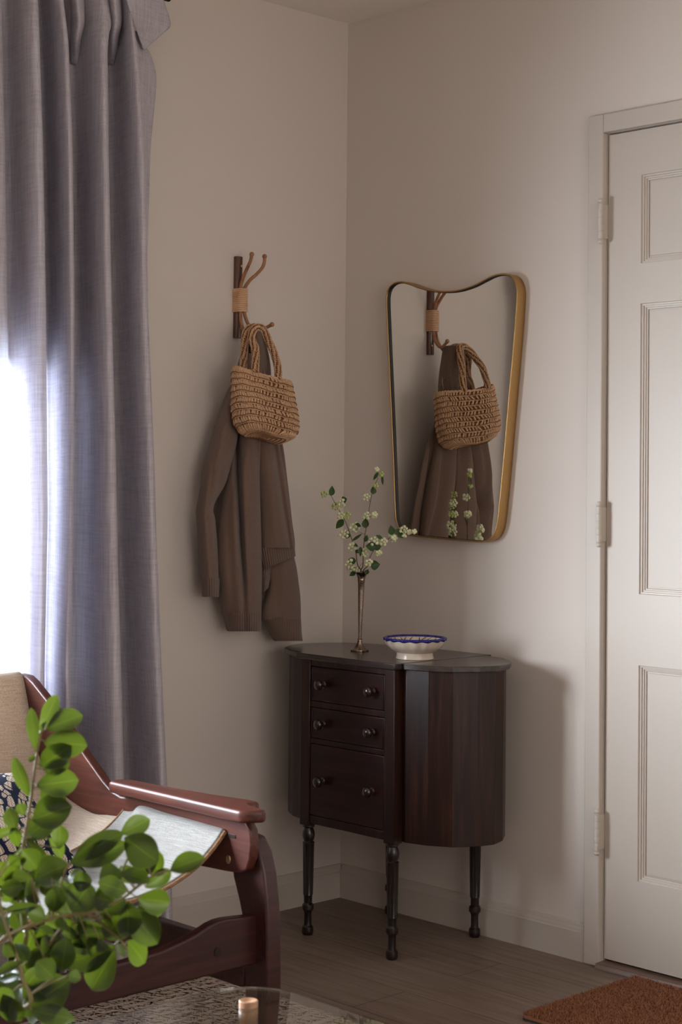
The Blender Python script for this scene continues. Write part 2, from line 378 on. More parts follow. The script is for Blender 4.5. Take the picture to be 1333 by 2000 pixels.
for a, c in (((RX+.05, -2.7, .75), (RX+.1, -2.66, 2.2)), ((RX+.05, -1.14, .75), (RX+.1, -1.1, 2.2)), ((RX+.05, -2.7, 2.16), (RX+.1, -1.1, 2.2)), ((RX+.05, -2.7, .75), (RX+.1, -1.1, .79)), ((RX+.055, -1.92, .75), (RX+.09, -1.88, 2.2))): m.box(a, c)
m.obj('window_frame', M_TRIM, w, bevel=0.003)
MB().box((RX+.073, -2.67, .78), (RX+.077, -1.13, 2.17)).obj('window_pane', M_PANE, w, smooth=False)

def baseboard(name, fn, L):       # profile extruded along the wall
    prof = [(0.0, 0.0), (0.013, 0.0), (0.013, 0.071), (0.0105, 0.0735), (0.0095, 0.079), (0.0075, 0.083), (0.0065, 0.088), (0.004, 0.092), (0.0, 0.0935)]
    m = MB(); m.prism(prof, lambda d, z: fn(d, 0, z), lambda d, z: fn(d, L, z)); return struct(m.obj(name, M_TRIM, smooth=False))
baseboard('baseboard_left', lambda d, s, z: (d, -s, z), -RY)
baseboard('baseboard_back', lambda d, s, z: (0.013+s, -d, z), 0.8825-0.013)
baseboard('baseboard_right', lambda d, s, z: (RX-d, -s, z), -RY)

# door, casing, hinges
CW = 0.046
m = MB(); m.box((DX0-CW, -0.018, 0), (DX0, 0.0, DZ+CW)); m.box((DX1, -0.018, 0), (DX1+CW, 0, DZ+CW)); m.box((DX0, -0.018, DZ), (DX1, 0, DZ+CW))
struct(m.obj('trim_1', M_TRIM, bevel=0.003, seg=3))
m = MB(); m.prism([(-0.034, 0), (-0.028, 0.012), (0.03, 0.014), (0.03, 0)], lambda y, z: (DX0, y, z), lambda y, z: (DX1, y, z))
struct(m.obj('trim_2', wood('threshold_oak', S(96, 74, 62), S(124, 98, 82), S(146, 118, 100), 0.45, along='x', scale=5), bevel=0.001))
d = thing('door_1', '', 'door', (DX0+0.003, 0, 0.016)); del d['label']; del d['category']; struct(d)
X0, X1, Z0, Z1 = DX0+0.0035, DX1-0.004, 0.019, DZ-0.005
cols = [(1.031, 1.29), (1.384, 1.643)]; rows = [(0.2228, 0.7421), (0.9137, 1.6175), (1.7155, 1.9313)]
m = MB(); YF, YB = 0.001, 0.036
def fl(x0, x1, z0, z1): m.box((x0, YF, z0), (x1, YB, z1))
fl(X0, cols[0][0], Z0, Z1); fl(cols[0][1], cols[1][0], Z0, Z1); fl(cols[1][1], X1, Z0, Z1)
for (c0, c1) in cols:
    zz = [Z0]+[z for r in rows for z in r]+[Z1]
    for k in range(0, len(zz), 2): fl(c0, c1, zz[k], zz[k+1])
m.obj('door_slab', M_TRIM, d, smooth=False)
for (c0, c1) in cols:
    for (z0, z1) in rows:
        m = MB(); steps = [(0, 0.0), (0.001, 0.004), (0.005, 0.0045), (0.0055, 0.008), (0.0095, 0.0085), (0.010, 0.0115), (0.0135, 0.012), (0.0145, 0.0155), (0.018, 0.0155), (0.0185, 0.0118)]
        R = [[(c0+i, YF+y, z0+i), (c1-i, YF+y, z0+i), (c1-i, YF+y, z1-i), (c0+i, YF+y, z1-i)] for i, y in steps]
        b = m.quadgrid(R, closed_v=True); n = len(R); m.f.append(tuple(b+(n-1)*4+k for k in range(4)))
        m.obj('door_panel', M_TRIM, d, smooth=False)
for zc in (1.826, 1.080, 0.328):
    hx, hy, r = DX0-0.0005, -0.0245, 0.0076; h = thing('h', '', 'x', (0, 0, 0)); bpy.data.objects.remove(h)
    m = MB(); z = zc-0.043
    leaf = MB().box((DX0+0.0004, -0.024, zc-0.042), (DX0+0.0028, 0.002, zc+0.042))
    hp = leaf.obj('hinge', M_HINGE, d, bevel=0.0005)
    for k in range(5):
        rr = r*(1.0 if k % 2 else 0.93); pz = z+k*0.0172
        kn = MB().lathe([(rr*0.96, 0), (rr, 0.0008), (rr, 0.0162), (rr*0.96, 0.017)], (hx, hy, pz), 18).obj('hinge_knuckle', M_HINGE, hp, angle=30)
    for sgn, zz in ((1, zc+0.043), (-1, zc-0.043)):
        MB().lathe([(r*0.9, 0), (r*1.0, 0.001*sgn), (r*0.7, 0.003*sgn), (r*0.95, 0.006*sgn), (r*0.95, 0.009*sgn), (r*0.6, 0.0125*sgn), (0.0005, 0.0135*sgn)], (hx, hy, zz), 16).obj('hinge_finial', M_HINGE, hp)

# ------------------------------------------------------------------ curtain
levels = [-60, 30, 60, 100, 150, 220, 300, 400, 500, 600, 700, 800, 900, 1000, 1100, 1200, 1300, 1400, 1500, 1600, 1700, 1815]
bnd = [   # folds: right (front) edge of each, traced down the cloth
 [(-60, -190), (600, -185), (1815, -150)],
 [(-60, -92), (600, -88), (1815, -60)],
 [(-60, 2), (100, 4), (300, 10), (600, 15), (1000, 20), (1300, 29), (1815, 40)],
 [(-60, 70), (60, 76), (300, 84), (600, 90), (1000, 94), (1300, 88), (1815, 96)],
 [(-60, 118), (30, 126), (100, 134), (300, 142), (600, 146), (900, 145), (1100, 142), (1300, 137), (1815, 132)],
 [(-60, 205), (30, 218), (60, 214), (100, 211), (300, 213), (600, 219), (900, 227), (1100, 231), (1300, 237), (1500, 242), (1815, 250)],
 [(-60, 255), (30, 262), (60, 266), (100, 272), (150, 276), (300, 284), (460, 288), (600, 290), (900, 302), (1100, 308), (1300, 316), (1500, 325), (1815, 340)]]
CUR = thing('curtain', 'long grey linen curtain hanging in deep folds at the window', 'curtain', (0.1, -1.0, 0.01))
rows_ = []
for L in levels:
    amp0 = interp([(-60, 0.55), (60, 0.75), (300, 1.0), (1815, 1.15)], L)
    ctrl = []; prev = None; b0 = None
    for k, tb in enumerate(bnd):
        b = interp(tb, L); amp = amp0*(0.5 if k < 3 else 0.85 if k == 3 else 1)
        if b0 is not None:
            wdt = b-b0; r = math.sin(k*2.3+L*0.002)*0.008
            ctrl += [(b0-5, 0.03), (b0+0.10*wdt, 0.024), (b0+0.34*wdt, 0.03+0.045*amp), (b0+0.62*wdt, 0.04+0.118*amp+r), (b-0.14*wdt, 0.045+0.155*amp+r), (b-0.01*wdt, 0.045+0.14*amp+r), (b-3, 0.045+0.07*amp)]
        b0 = b
    ctrl += [(b0-8, 0.075), (b0-20, 0.066)]
    P = []
    for (px, dx) in ctrl:
        pz = onx(px, L, dx); P.append(pz)
    zl = onx(150, L, 0.1).z
    P = [Vector((p.x, p.y, zl)) for p in P]
    rows_.append(spline(P, 5))
rows_[-1] = [Vector((p.x, p.y, 0.02)) for p in rows_[-1]]
rows2 = []
ncol = len(rows_[0])
colsS = [spline([r[j] for r in rows_], 4) for j in range(ncol)]
R = [[colsS[j][i] for j in range(ncol)] for i in range(len(colsS[0]))]
m = MB(); m.quadgrid(R); m.obj('curtain_panel', M_CURTAIN, CUR, angle=180)
# rear fold of the right-hand edge and the ruffled heading beside the rod
def strip(name, secs, mat, parent, k=6, solid=0.0015):
    A = [spline(s, k) for s in secs]; m = MB(); 
    Cc = [spline([a[j] for a in A], k) for j in range(len(A[0]))]
    m.quadgrid([[Cc[j][i] for j in range(len(Cc))] for i in range(len(Cc[0]))]); return m.obj(name, mat, parent, angle=180, solid=solid)
def X(px, py, d): return onx(px, py, d)
strip('rear_fold', [
  [X(262, 60, .12), X(272, 66, .10), X(278, 90, .085), X(270, 94, .07)],
  [X(268, 110, .12), X(280, 118, .105), X(293, 104, .09), X(286, 112, .07)],
  [X(274, 150, .12), X(290, 160, .10), X(305, 150, .085), X(294, 150, .068)],
  [X(278, 210, .11), X(290, 214, .09), X(301, 212, .08), X(290, 212, .066)],
  [X(280, 290, .10), X(288, 290, .085), X(294, 290, .075), X(284, 290, .064)],
  [X(282, 380, .09), X(286, 380, .08), X(291, 380, .072), X(280, 380, .062)],
  [X(282, 480, .08), X(284, 480, .075), X(288, 480, .07), X(278, 480, .06)]], M_CURTAIN, CUR)
strip('ruffled_heading', [
  [X(240, -30, .14), X(262, -42, .13), X(290, -40, .125), X(312, -28, .12)],
  [X(250, 10, .155), X(268, -8, .15), X(300, -12, .135), X(322, 8, .125)],
  [X(256, 28, .16), X(274, 22, .15), X(304, 22, .135), X(333, 48, .125)],
  [X(266, 55, .16), X(276, 58, .145), X(296, 70, .13), X(317, 66, .125)],
  [X(272, 74, .14), X(276, 84, .13), X(281, 97, .12), X(286, 92, .115)]], M_CURTAIN, CUR)
for (a, b, c_, dd) in ((208, 224, 238, .15), (138, 152, 164, .14)):
    strip('gathered_pleat', [
      [X(a-6, -40, .10), X(b-4, -40, dd), X(c_-2, -40, .10)], [X(a-1, 5, .10), X(b, 5, dd+.01), X(c_, 5, .10)],
      [X(a+2, 40, .10), X(b+3, 45, dd), X(c_+1, 45, .10)], [X(a+1, 75, .085), X(b-2, 78, dd-.03), X(c_-6, 78, .075)], [X(a+2, 125, .03), X(b-3, 128, .035), X(c_-10, 128, .025)]], M_CURTAIN, CUR)
rod = MB().tube([(0.09, -0.72, 2.405), (0.09, -3.3, 2.405)], 0.011, 14); ro = rod.obj('curtain_rod', M_RODM); tag(ro, 'black iron curtain rod carrying the grey curtain', 'curtain rod')
for y in (-0.74, -3.28): MB().tube([(0.0, y, 2.405), (0.09, y, 2.405)], 0.007, 10).obj('rod_bracket', M_RODM, ro)

# ------------------------------------------------------------------ sewing cabinet
CAB = thing('sewing_cabinet', 'dark mahogany sewing cabinet with three drawers, rounded sides and turned legs', 'cabinet', (0.39, -0.19, 0))
XL, XR, YFc, YBc = 0.220, 0.561, -0.361, -0.020; ZB, ZT = 0.285, 0.716
m = MB()
P_ = 0.034
m.box((XL, YFc+0.004, ZB+0.02), (XR, YBc-0.002, ZT-0.001))          # inner case
cas = m
body = MB(); body.box((XL+P_, YFc+0.012, ZB+0.012), (XR-P_, YBc, ZT)); body.box((XL+0.012, YFc+P_, ZB+0.014), (XR-0.012, YBc-P_*0.3, ZT))
for z0, z1 in ((0.700, 0.716), (0.594, 0.610), (0.500, 0.514), (0.292, 0.314)): body.box((XL+P_, YFc+0.004, z0), (XR-P_, YFc+0.03, z1))
bo = body.obj('case', M_MAHOG, CAB, bevel=0.0015)
for (x, y) in ((XL, YFc), (XR-P_, YFc), (XL, YBc-P_), (XR-P_, YBc-P_)):
    box_obj('corner_post', (x, y, ZB), (x+P_, y+P_, ZT), M_MAHOG, CAB, 0.002)
pod = [(0.548, -0.326), (0.575, -0.334), (0.636, -0.318), (0.689, -0.286), (0.724, -0.234), (0.737, -0.184), (0.722, -0.136), (0.686, -0.085), (0.634, -0.052), (0.575, -0.036), (0.548, -0.042)]
podt = [(0.560, -0.338), (0.577, -0.346), (0.640, -0.331), (0.697, -0.298), (0.736, -0.242), (0.751, -0.184), (0.735, -0.130), (0.695, -0.075), (0.640, -0.040), (0.577, -0.026), (0.560, -0.03)]
cx_ = (XL+XR)/2
for sgn in (1, -1):
    f = (lambda x: x) if sgn > 0 else (lambda x: 2*cx_-x)
    MB().prism(pod, lambda x, y: (f(x), y, ZB+0.005), lambda x, y: (f(x), y, ZT)).obj('side_pocket', M_MAHOG, CAB, bevel=0.0012, angle=10)
    MB().prism(podt, lambda x, y: (f(x), y, ZT), lambda x, y: (f(x), y, ZT+0.0145)).obj('side_lid', M_TOP, CAB, bevel=0.002, angle=20)
tp = [(XL-0.010, YFc-0.010), (XR+0.010, YFc-0.010), (XR+0.010, -0.010), (XL-0.010, -0.010)]
MB().prism(tp, lambda x, y: (x, y, ZT), lambda x, y: (x, y, ZT+0.0155)).obj('top_board', M_TOP, CAB, bevel=0.002)
drz = [(0.611, 0.699, 0.656), (0.515, 0.593, 0.554), (0.315, 0.499, 0.407)]
for z0, z1, zk in drz:
    dr = box_obj('drawer', (XL+P_+0.002, YFc+0.003, z0), (XR-P_-0.002, YFc+0.03, z1), M_MAHOGX, CAB, 0.002)
    mb = MB()
    if z1-z0 < 0.15:
        for a, c in (((XL+P_+.006, YFc+.0015, z0+.003), (XR-P_-.006, YFc+.004, z0+.006)), ((XL+P_+.006, YFc+.0015, z1-.006), (XR-P_-.006, YFc+.004, z1-.003)), ((XL+P_+.006, YFc+.0015, z0+.003), (XL+P_+.009, YFc+.004, z1-.003)), ((XR-P_-.009, YFc+.0015, z0+.003), (XR-P_-.006, YFc+.004, z1-.003))): mb.box(a, c)
        mb.obj('cock_bead', M_MAHOGX, dr, bevel=0.0006)
    for xk in (0.305, 0.485):
        prof = [(0.0085, 0), (0.0095, 0.002), (0.006, 0.005), (0.0055, 0.009), (0.010, 0.013), (0.0135, 0.018), (0.0138, 0.022), (0.011, 0.027), (0.005, 0.0295), (0.0005, 0.030)]
        R = [[(xk+r*math.cos(2*PI*k/20), YFc+0.003-z, zk+r*math.sin(2*PI*k/20)) for k in range(20)] for r, z in prof]
        mk = MB(); mk.quadgrid(R, closed_v=True); mk.obj('knob', M_KNOB, dr)
legp = [(0.012, 0.0), (0.0148, 0.004), (0.0155, 0.012), (0.0145, 0.021), (0.0105, 0.025), (0.0098, 0.03), (0.0098, 0.056), (0.0115, 0.061), (0.0152, 0.066), (0.0155, 0.072), (0.0148, 0.078), (0.0105, 0.083), (0.0110, 0.088), (0.0112, 0.100), (0.0125, 0.103)]
reed = [(0.0128, 0.105), (0.0138, 0.16), (0.0150, 0.232)]
legt = [(0.0152, 0.235), (0.0158, 0.239), (0.0125, 0.242), (0.0125, 0.244), (0.0152, 0.249), (0.0165, 0.257), (0.0160, 0.266), (0.0130, 0.274), (0.0118, 0.277), (0.0155, 0.280), (0.0155, 0.286)]
for (x, y) in ((0.237, -0.344), (0.544, -0.344), (0.544, -0.037), (0.237, -0.037)):
    m = MB(); n = 64; R = []
    for r, z in legp+reed+legt:
        rd = 1 if (0.104 < z < 0.233) else 0
        R.append([(x+(r*(1-0.10*rd*abs(math.cos(6*a))))*math.cos(a), y+(r*(1-0.10*rd*abs(math.cos(6*a))))*math.sin(a), z) for a in [2*PI*k/n for k in range(n)]])
    b = m.quadgrid(R, closed_v=True); m.f.append(tuple(b+k for k in range(n))[::-1]); m.f.append(tuple(b+(len(R)-1)*n+k for k in range(n)))
    m.obj('leg', M_LEG, CAB, angle=30)

# ------------------------------------------------------------------ vase and bowl
VX, VY, VZ = 0.289, -0.215, ZT+0.0155
k_ = 0.000335
prof = [(0.0225, 0), (0.0245, 0.001), (0.0245, 0.004), (0.022, 0.006), (0.019, 0.008), (0.012, 0.015), (0.0075, 0.021), (0.0058, 0.028), (0.0056, 0.031), (0.0066, 0.0325), (0.0046, 0.034), (0.0046, 0.042), (0.0058, 0.085), (0.0080, 0.160), (0.0090, 0.180), (0.0100, 0.182), (0.0092, 0.184), (0.0102, 0.187), (0.0095, 0.189), (0.0110, 0.196), (0.0145, 0.203), (0.0195, 0.2075), (0.0225, 0.2085), (0.0222, 0.2095), (0.018, 0.2085), (0.012, 0.202), (0.008, 0.19), (0.006, 0.15)]
tag(MB().lathe(prof, (VX, VY, VZ), 40, tilt=(0.012, 0.012)).obj('bud_vase', M_SILVER, angle=35), 'tall slender tarnished silver bud vase standing on the cabinet top', 'vase')
BOWL = thing('footed_bowl', 'white scalloped footed bowl with cobalt blue rim on the cabinet top', 'bowl', (0.512, -0.237, VZ))
bc = Vector((0.512, -0.237, VZ)); s_ = 1.0
sc = lambda a, r, z: 1+0.022*math.cos(16*a)*min(1, max(0, (z-0.022)/0.012))
outp = [(0.047, 0), (0.0482, 0.001), (0.0478, 0.004), (0.0462, 0.012), (0.0470, 0.0165), (0.0525, 0.0195), (0.0605, 0.0240), (0.0680, 0.0305), (0.0735, 0.038), (0.0770, 0.046), (0.0780, 0.0495)]
inn = [(0.0745, 0.0505), (0.070, 0.047), (0.060, 0.038), (0.045, 0.030), (0.02, 0.027), (0.0005, 0.0265)]
m = MB(); m.lathe(outp+inn, bc, 128, sc); m.obj('bowl_body', M_CERAM, BOWL)
m = MB(); rimp = [(0.0755, 0.0462), (0.0780, 0.0468), (0.0800, 0.0495), (0.0800, 0.0530), (0.0780, 0.0545), (0.0750, 0.0535), (0.0725, 0.0500), (0.0735, 0.0470)]
R = []
for kk in range(160):
    a = 2*PI*kk/160; f = 1+0.016*math.cos(16*a); dz = 0.0012*math.cos(16*a)
    R.append([(bc.x+r*f*math.cos(a), bc.y+r*f*math.sin(a), bc.z+z-(dz if z < 0.047 else 0)) for r, z in rimp])
m.quadgrid(R, closed_u=True, closed_v=True); m.obj('blue_rim', M_BLUE, BOWL, angle=180)
m = MB()
for kk in range(26):
    a = 2*PI*kk/26; r0, z0 = 0.071, 0.0483; r1, z1 = 0.057, 0.0368; a2 = a+0.16*(1 if kk % 3 else -0.6)
    m.tube([bc+Vector((r0*math.cos(a), r0*math.sin(a), z0)), bc+Vector(((r0+r1)/2*math.cos((a+a2)/2+.03), (r0+r1)/2*math.sin((a+a2)/2+.03), (z0+z1)/2+.0008)), bc+Vector((r1*math.cos(a2), r1*math.sin(a2), z1))], [0.0009, 0.0016, 0.0006], 6, squash=0.7)
m.obj('painted_decoration', M_DECO, BOWL)

# ------------------------------------------------------------------ snowberry sprigs
V0 = Vector((0.31, -0.21, 1.0))
def z4(x, y): return (600+x/4.166, 890+y/4.166)
def leafmesh(L, Wd, curl=0.15, cup=0.25, nx=6, ny=9, shape=0.55, tipp=0.9):
    vs = []; uvs = []
    for i in range(ny):
        t = i/(ny-1)
        w = Wd*0.5*(math.sin(PI*min(1, t**shape*1.0))**tipp if 0 < t < 1 else 0.0)
        w = max(w, 0.0004)
        for j in range(nx+1):
            s = -1+2*j/nx
            vs.append((s*w, L*t, -curl*L*t*t+cup*w*s*s+0.012*L*math.sin(9*t+2*s)*abs(s))); uvs.append((j/nx, t))
    fs = [(i*(nx+1)+j, i*(nx+1)+j+1, (i+1)*(nx+1)+j+1, (i+1)*(nx+1)+j) for i in range(ny-1) for j in range(nx)]
    return vs, uvs, fs
def make_leaf(name, base, tip, width, normal, mat, parent, curl=0.15, cup=0.25, shape=0.62, tipp=0.9, nx=6, ny=9):
    base = Vector(base); tip = Vector(tip); L = (tip-base).length; y = (tip-base).normalized()
    z = Vector(normal); z = (z-y*z.dot(y)).normalized(); x = y.cross(z)
    vs, uvs, fs = leafmesh(L, width, curl, cup, nx, ny, shape, tipp)
    me = bpy.data.meshes.new(name)
    V = [base+x*a+y*b+z*(c+curl*L*0.35*b/L) for a, b, c in vs]
    me.from_pydata([tuple(v) for v in V], [], fs); ul = me.uv_layers.new(name='UVMap')
    for lp in me.loops: ul.data[lp.index].uv = uvs[lp.vertex_index]
    return link(name, me, mat, parent)
sprigs = [
 dict(label='snowberry sprig rising tallest and straightest from the bud vase', d=0.02,
      stem=[(462, 1010), (455, 900), (458, 800), (470, 660), (490, 540), (515, 380), (540, 270), (580, 175)],
      twigs=[[(515, 375), (500, 350), (485, 340)], [(505, 500), (540, 490)], [(470, 640), (430, 620), (400, 600)], [(455, 870), (430, 900), (410, 940)]],
      cl=[(565, 110, 24, 0), (605, 148, 24, 1), (560, 243, 22, 1), (483, 338, 34, 0), (485, 487, 34, 0), (548, 480, 30, 0), (475, 775, 33, 0), (470, 805, 26, 0)],
      lf=[((540, 315), (538, 250), 55), ((475, 590), (478, 510), 62), ((580, 135), (540, 200), 30), ((612, 165), (616, 240), 24), ((436, 740), (433, 820), 36), ((470, 700), (492, 645), 40), ((475, 965), (500, 925), 40)]),
 dict(label='snowberry sprig leaning left from the bud vase towards the room corner', d=-0.02,
      stem=[(455, 1010), (412, 890), (395, 770), (365, 680), (330, 580), (300, 510), (230, 390), (195, 325), (165, 312)],
      twigs=[[(340, 600), (320, 620), (300, 640)], [(395, 760), (370, 750), (360, 740)], [(410, 900), (390, 915), (370, 900)]],
      cl=[(140, 313, 32, 1), (285, 385, 36, 0), (235, 412, 36, 1), (275, 485, 34, 0), (322, 485, 34, 1), (300, 640, 42, 0), (365, 742, 38, 0), (350, 885, 44, 0), (380, 925, 36, 0), (412, 945, 24, 0), (390, 585, 46, 0)],
      lf=[((200, 325), (205, 245), 52), ((285, 365), (325, 350), 60), ((298, 520), (235, 595), 60), ((355, 640), (300, 672), 40), ((370, 690), (450, 635), 26), ((415, 740), (360, 700), 24), ((400, 855), (320, 860), 60), ((395, 950), (345, 975), 44), ((445, 940), (455, 975), 55), ((395, 555), (440, 575), 36), ((395, 790), (425, 765), 34)]),
 dict(label='snowberry sprig leaning right from the bud vase in front of the mirror corner', d=0.05,
      stem=[(470, 1010), (490, 900), (520, 810), (570, 740), (650, 685), (700, 655), (760, 630), (830, 620)],
      twigs=[[(570, 740), (590, 770), (585, 795)], [(700, 655), (705, 670), (710, 680)], [(480, 910), (500, 880), (500, 870)]],
      cl=[(540, 700, 44, 0), (622, 700, 34, 0), (580, 792, 30, 0), (500, 868, 34, 0), (705, 675, 32, 0), (785, 602, 36, 0), (832, 620, 22, 0), (872, 616, 24, 0), (675, 640, 20, 0), (790, 650, 22, 0)],
      lf=[((690, 645), (683, 565), 60), ((735, 645), (745, 590), 64), ((612, 675), (562, 645), 32), ((560, 740), (478, 735), 78), ((545, 755), (605, 735), 50), ((515, 895), (595, 885), 82), ((745, 625), (785, 670), 50)])]
berry_n = 0
for sp in sprigs:
    P0 = V0+Fv*(-sp['d'])*1.0
    pt = lambda q: facing(*z4(*q), P0)
    T = thing('snowberry_sprig', sp['label'], 'berry sprig', (VX, VY, VZ+0.15), 'snowberry sprigs in the bud vase')
    base = Vector((VX+0.002, VY+0.002, VZ+0.12)); mouth = Vector((VX+0.0025+(-0.004+0.004*sprigs.index(sp)), VY+0.0025, VZ+0.205))
    path = spline([base, mouth]+[pt(q) for q in sp['stem'][1:]], 5)
    m = MB(); m.tube(path, [0.0014-0.0008*i/len(path) for i in range(len(path))], 7)
    for tw in sp['twigs']: m.tube(spline([pt(q) for q in tw], 4), 0.0006, 6)
    m.obj('stem', M_BSTEM, T)
    for (x, y, r, g) in sp['cl']:
        c = pt((x, y))+Fv*random.uniform(-0.006, 0.006); rw = r*0.00034; mb = MB(); tips = MB(); br = 0.0044 if g == 0 else 0.0035
        n = max(5, int(5*(r/30)**2)+3)
        for i in range(n):
            ph = i*2.399; zz = 1-2*(i+0.5)/n; q = math.sqrt(1-zz*zz)
            dv = Vector((q*math.cos(ph), q*math.sin(ph), zz)); p = c+dv*max(0.003, rw-br*0.8); rr = br*random.uniform(0.75, 1.2)
            mb.ball(p, rr, 10, 7); tips.ball(p+dv*rr*0.97, rr*0.2, 6, 4)
        cl = mb.obj('berry_cluster', M_BERRYG if g else M_BERRY, T); tips.obj('berry_tips', M_BTIP, cl)
    for (a, b, wd) in sp['lf']:
        nv = -Fv+Vector((random.uniform(-.35, .35), random.uniform(-.35, .35), random.uniform(-.1, .5)))
        d0 = Fv*random.uniform(-0.008, 0.008)
        make_leaf('leaf', pt(a)+d0*0.3, pt(b)+d0, wd*0.00032, nv, M_LEAF2, T, 0.12, 0.25, 0.75)

# ------------------------------------------------------------------ mirror
def z3(x, y): return (730+x/3.509, 510+y/3.509)
MIR = thing('wall_mirror', 'brass framed mirror with a dipped top edge and tapering sides on the door wall', 'mirror', (0.42, 0, 1.02))
out = [(84, 300), (86, 232), (102, 182), (138, 148), (185, 138), (240, 150), (300, 172), (370, 192), (450, 203), (530, 203), (600, 192), (680, 165), (750, 130), (810, 100), (860, 86), (910, 86), (950, 108), (974, 150), (985, 205), (983, 280), (970, 480), (948, 740), (925, 1000), (898, 1320), (872, 1600), (855, 1760), (838, 1845), (808, 1898), (765, 1922), (700, 1926), (500, 1909), (300, 1890), (220, 1878), (178, 1850), (152, 1790), (142, 1700), (127, 1300), (105, 800), (90, 450)]
FRY = -0.037
oc = [ony(*z3(x, y), FRY) for x, y in out]; oc = spline(oc, 6, closed=True)
def offset(P, d):
    n = len(P); o = []
    for i, p in enumerate(P):
        t = (P[(i+2) % n]-P[i-2]).normalized(); nn = Vector((t.z, 0, -t.x)); o.append(p+nn*d)
    return o
ar = sum(oc[i].x*oc[(i+1) % len(oc)].z-oc[(i+1) % len(oc)].x*oc[i].z for i in range(len(oc)))
sg = 1 if ar < 0 else -1          # inward
inn_ = offset(oc, 0.0035*sg)
def lvl(P, y): return [(p.x, y, p.z) for p in P]
m = MB(); m.quadgrid([lvl(oc, -0.002), lvl(oc, FRY+0.0008), lvl(offset(oc, 0.0008*sg), FRY), lvl(offset(oc, 0.0028*sg), FRY), lvl(inn_, FRY+0.0008), lvl(inn_, -0.012)], closed_v=True)
m.obj('mirror_frame', M_BRASS, MIR, angle=50)
g0 = offset(oc, 0.0030*sg); m = MB(); n = len(g0)
m.v = lvl(g0, -0.0285)+lvl(g0, -0.010); m.f = [tuple(range(n)), tuple(range(2*n-1, n-1, -1))]+[(i, (i+1) % n, n+(i+1) % n, n+i) for i in range(n)]
m.obj('mirror_glass', M_MIRROR, MIR, smooth=False)
g1 = offset(oc, 0.0033*sg); g2 = offset(oc, 0.0085*sg)
m = MB(); m.quadgrid([lvl(g1, -0.0286), lvl(g1, -0.0345), lvl(offset(oc, 0.0048*sg), -0.0345), lvl(offset(oc, 0.0052*sg), -0.0286)], closed_v=True); m.obj('dark_inner_gasket', M_DARK, MIR)

# ------------------------------------------------------------------ rattan hook
RK = thing('rattan_coat_hook', 'rattan and bamboo coat hook with ball-tipped arms on the left wall', 'coat hook', (0.0, -0.405, 1.56))
m = MB(); pr_ = [(0.0, -0.4205), (0.009, -0.4205), (0.0135, -0.416), (0.0155, -0.4085), (0.0135, -0.401), (0.009, -0.3965), (0.0, -0.3965)]
m.prism(pr_, lambda x, y: (x, y, 1.5625), lambda x, y: (x, y, 1.783)); m.obj('back_plate', M_BAMBOO, RK, bevel=0.001)
for z in (1.757, 1.59): MB().ball((0.0155, -0.405, z), 0.0035, 12, 8, (0.5, 1, 1)).obj('screw', M_SCREW, RK)
arms = [[(0.022, -0.414, 1.66), (0.022, -0.414, 1.70), (0.036, -0.416, 1.725), (0.052, -0.418, 1.745), (0.070, -0.421, 1.765), (0.075, -0.421, 1.782)],
        [(0.024, -0.402, 1.66), (0.025, -0.402, 1.695), (0.038, -0.396, 1.717), (0.055, -0.387, 1.733), (0.072, -0.381, 1.750), (0.078, -0.379, 1.765), (0.079, -0.379, 1.780)],
        [(0.024, -0.402, 1.70), (0.024, -0.402, 1.64), (0.032, -0.399, 1.608), (0.050, -0.396, 1.586), (0.072, -0.388, 1.582), (0.090, -0.381, 1.588), (0.106, -0.374, 1.596)],
        [(0.022, -0.414, 1.70), (0.022, -0.414, 1.64), (0.028, -0.416, 1.605), (0.045, -0.421, 1.577), (0.068, -0.428, 1.567), (0.090, -0.434, 1.572), (0.108, -0.440, 1.588)]]
for A in arms:
    ao = MB().tube(spline(A, 7), 0.0046, 12).obj('hook_arm', M_RATTAN, RK)
    MB().ball(A[-1], 0.0066, 16, 12).obj('hook_ball', M_RATTAN, ao)
m = MB(); ring = [(0.0, -0.422), (0.010, -0.4225), (0.024, -0.4215), (0.030, -0.414), (0.031, -0.402), (0.027, -0.3955), (0.012, -0.395), (0.0, -0.395)]
for k in range(12):
    z = 1.6345+k*0.0053; m.tube(spline([(x, y, z+0.0009*i/7) for i, (x, y) in enumerate(ring)], 3), 0.00265, 8)
m.obj('cane_binding', M_WRAP, RK)

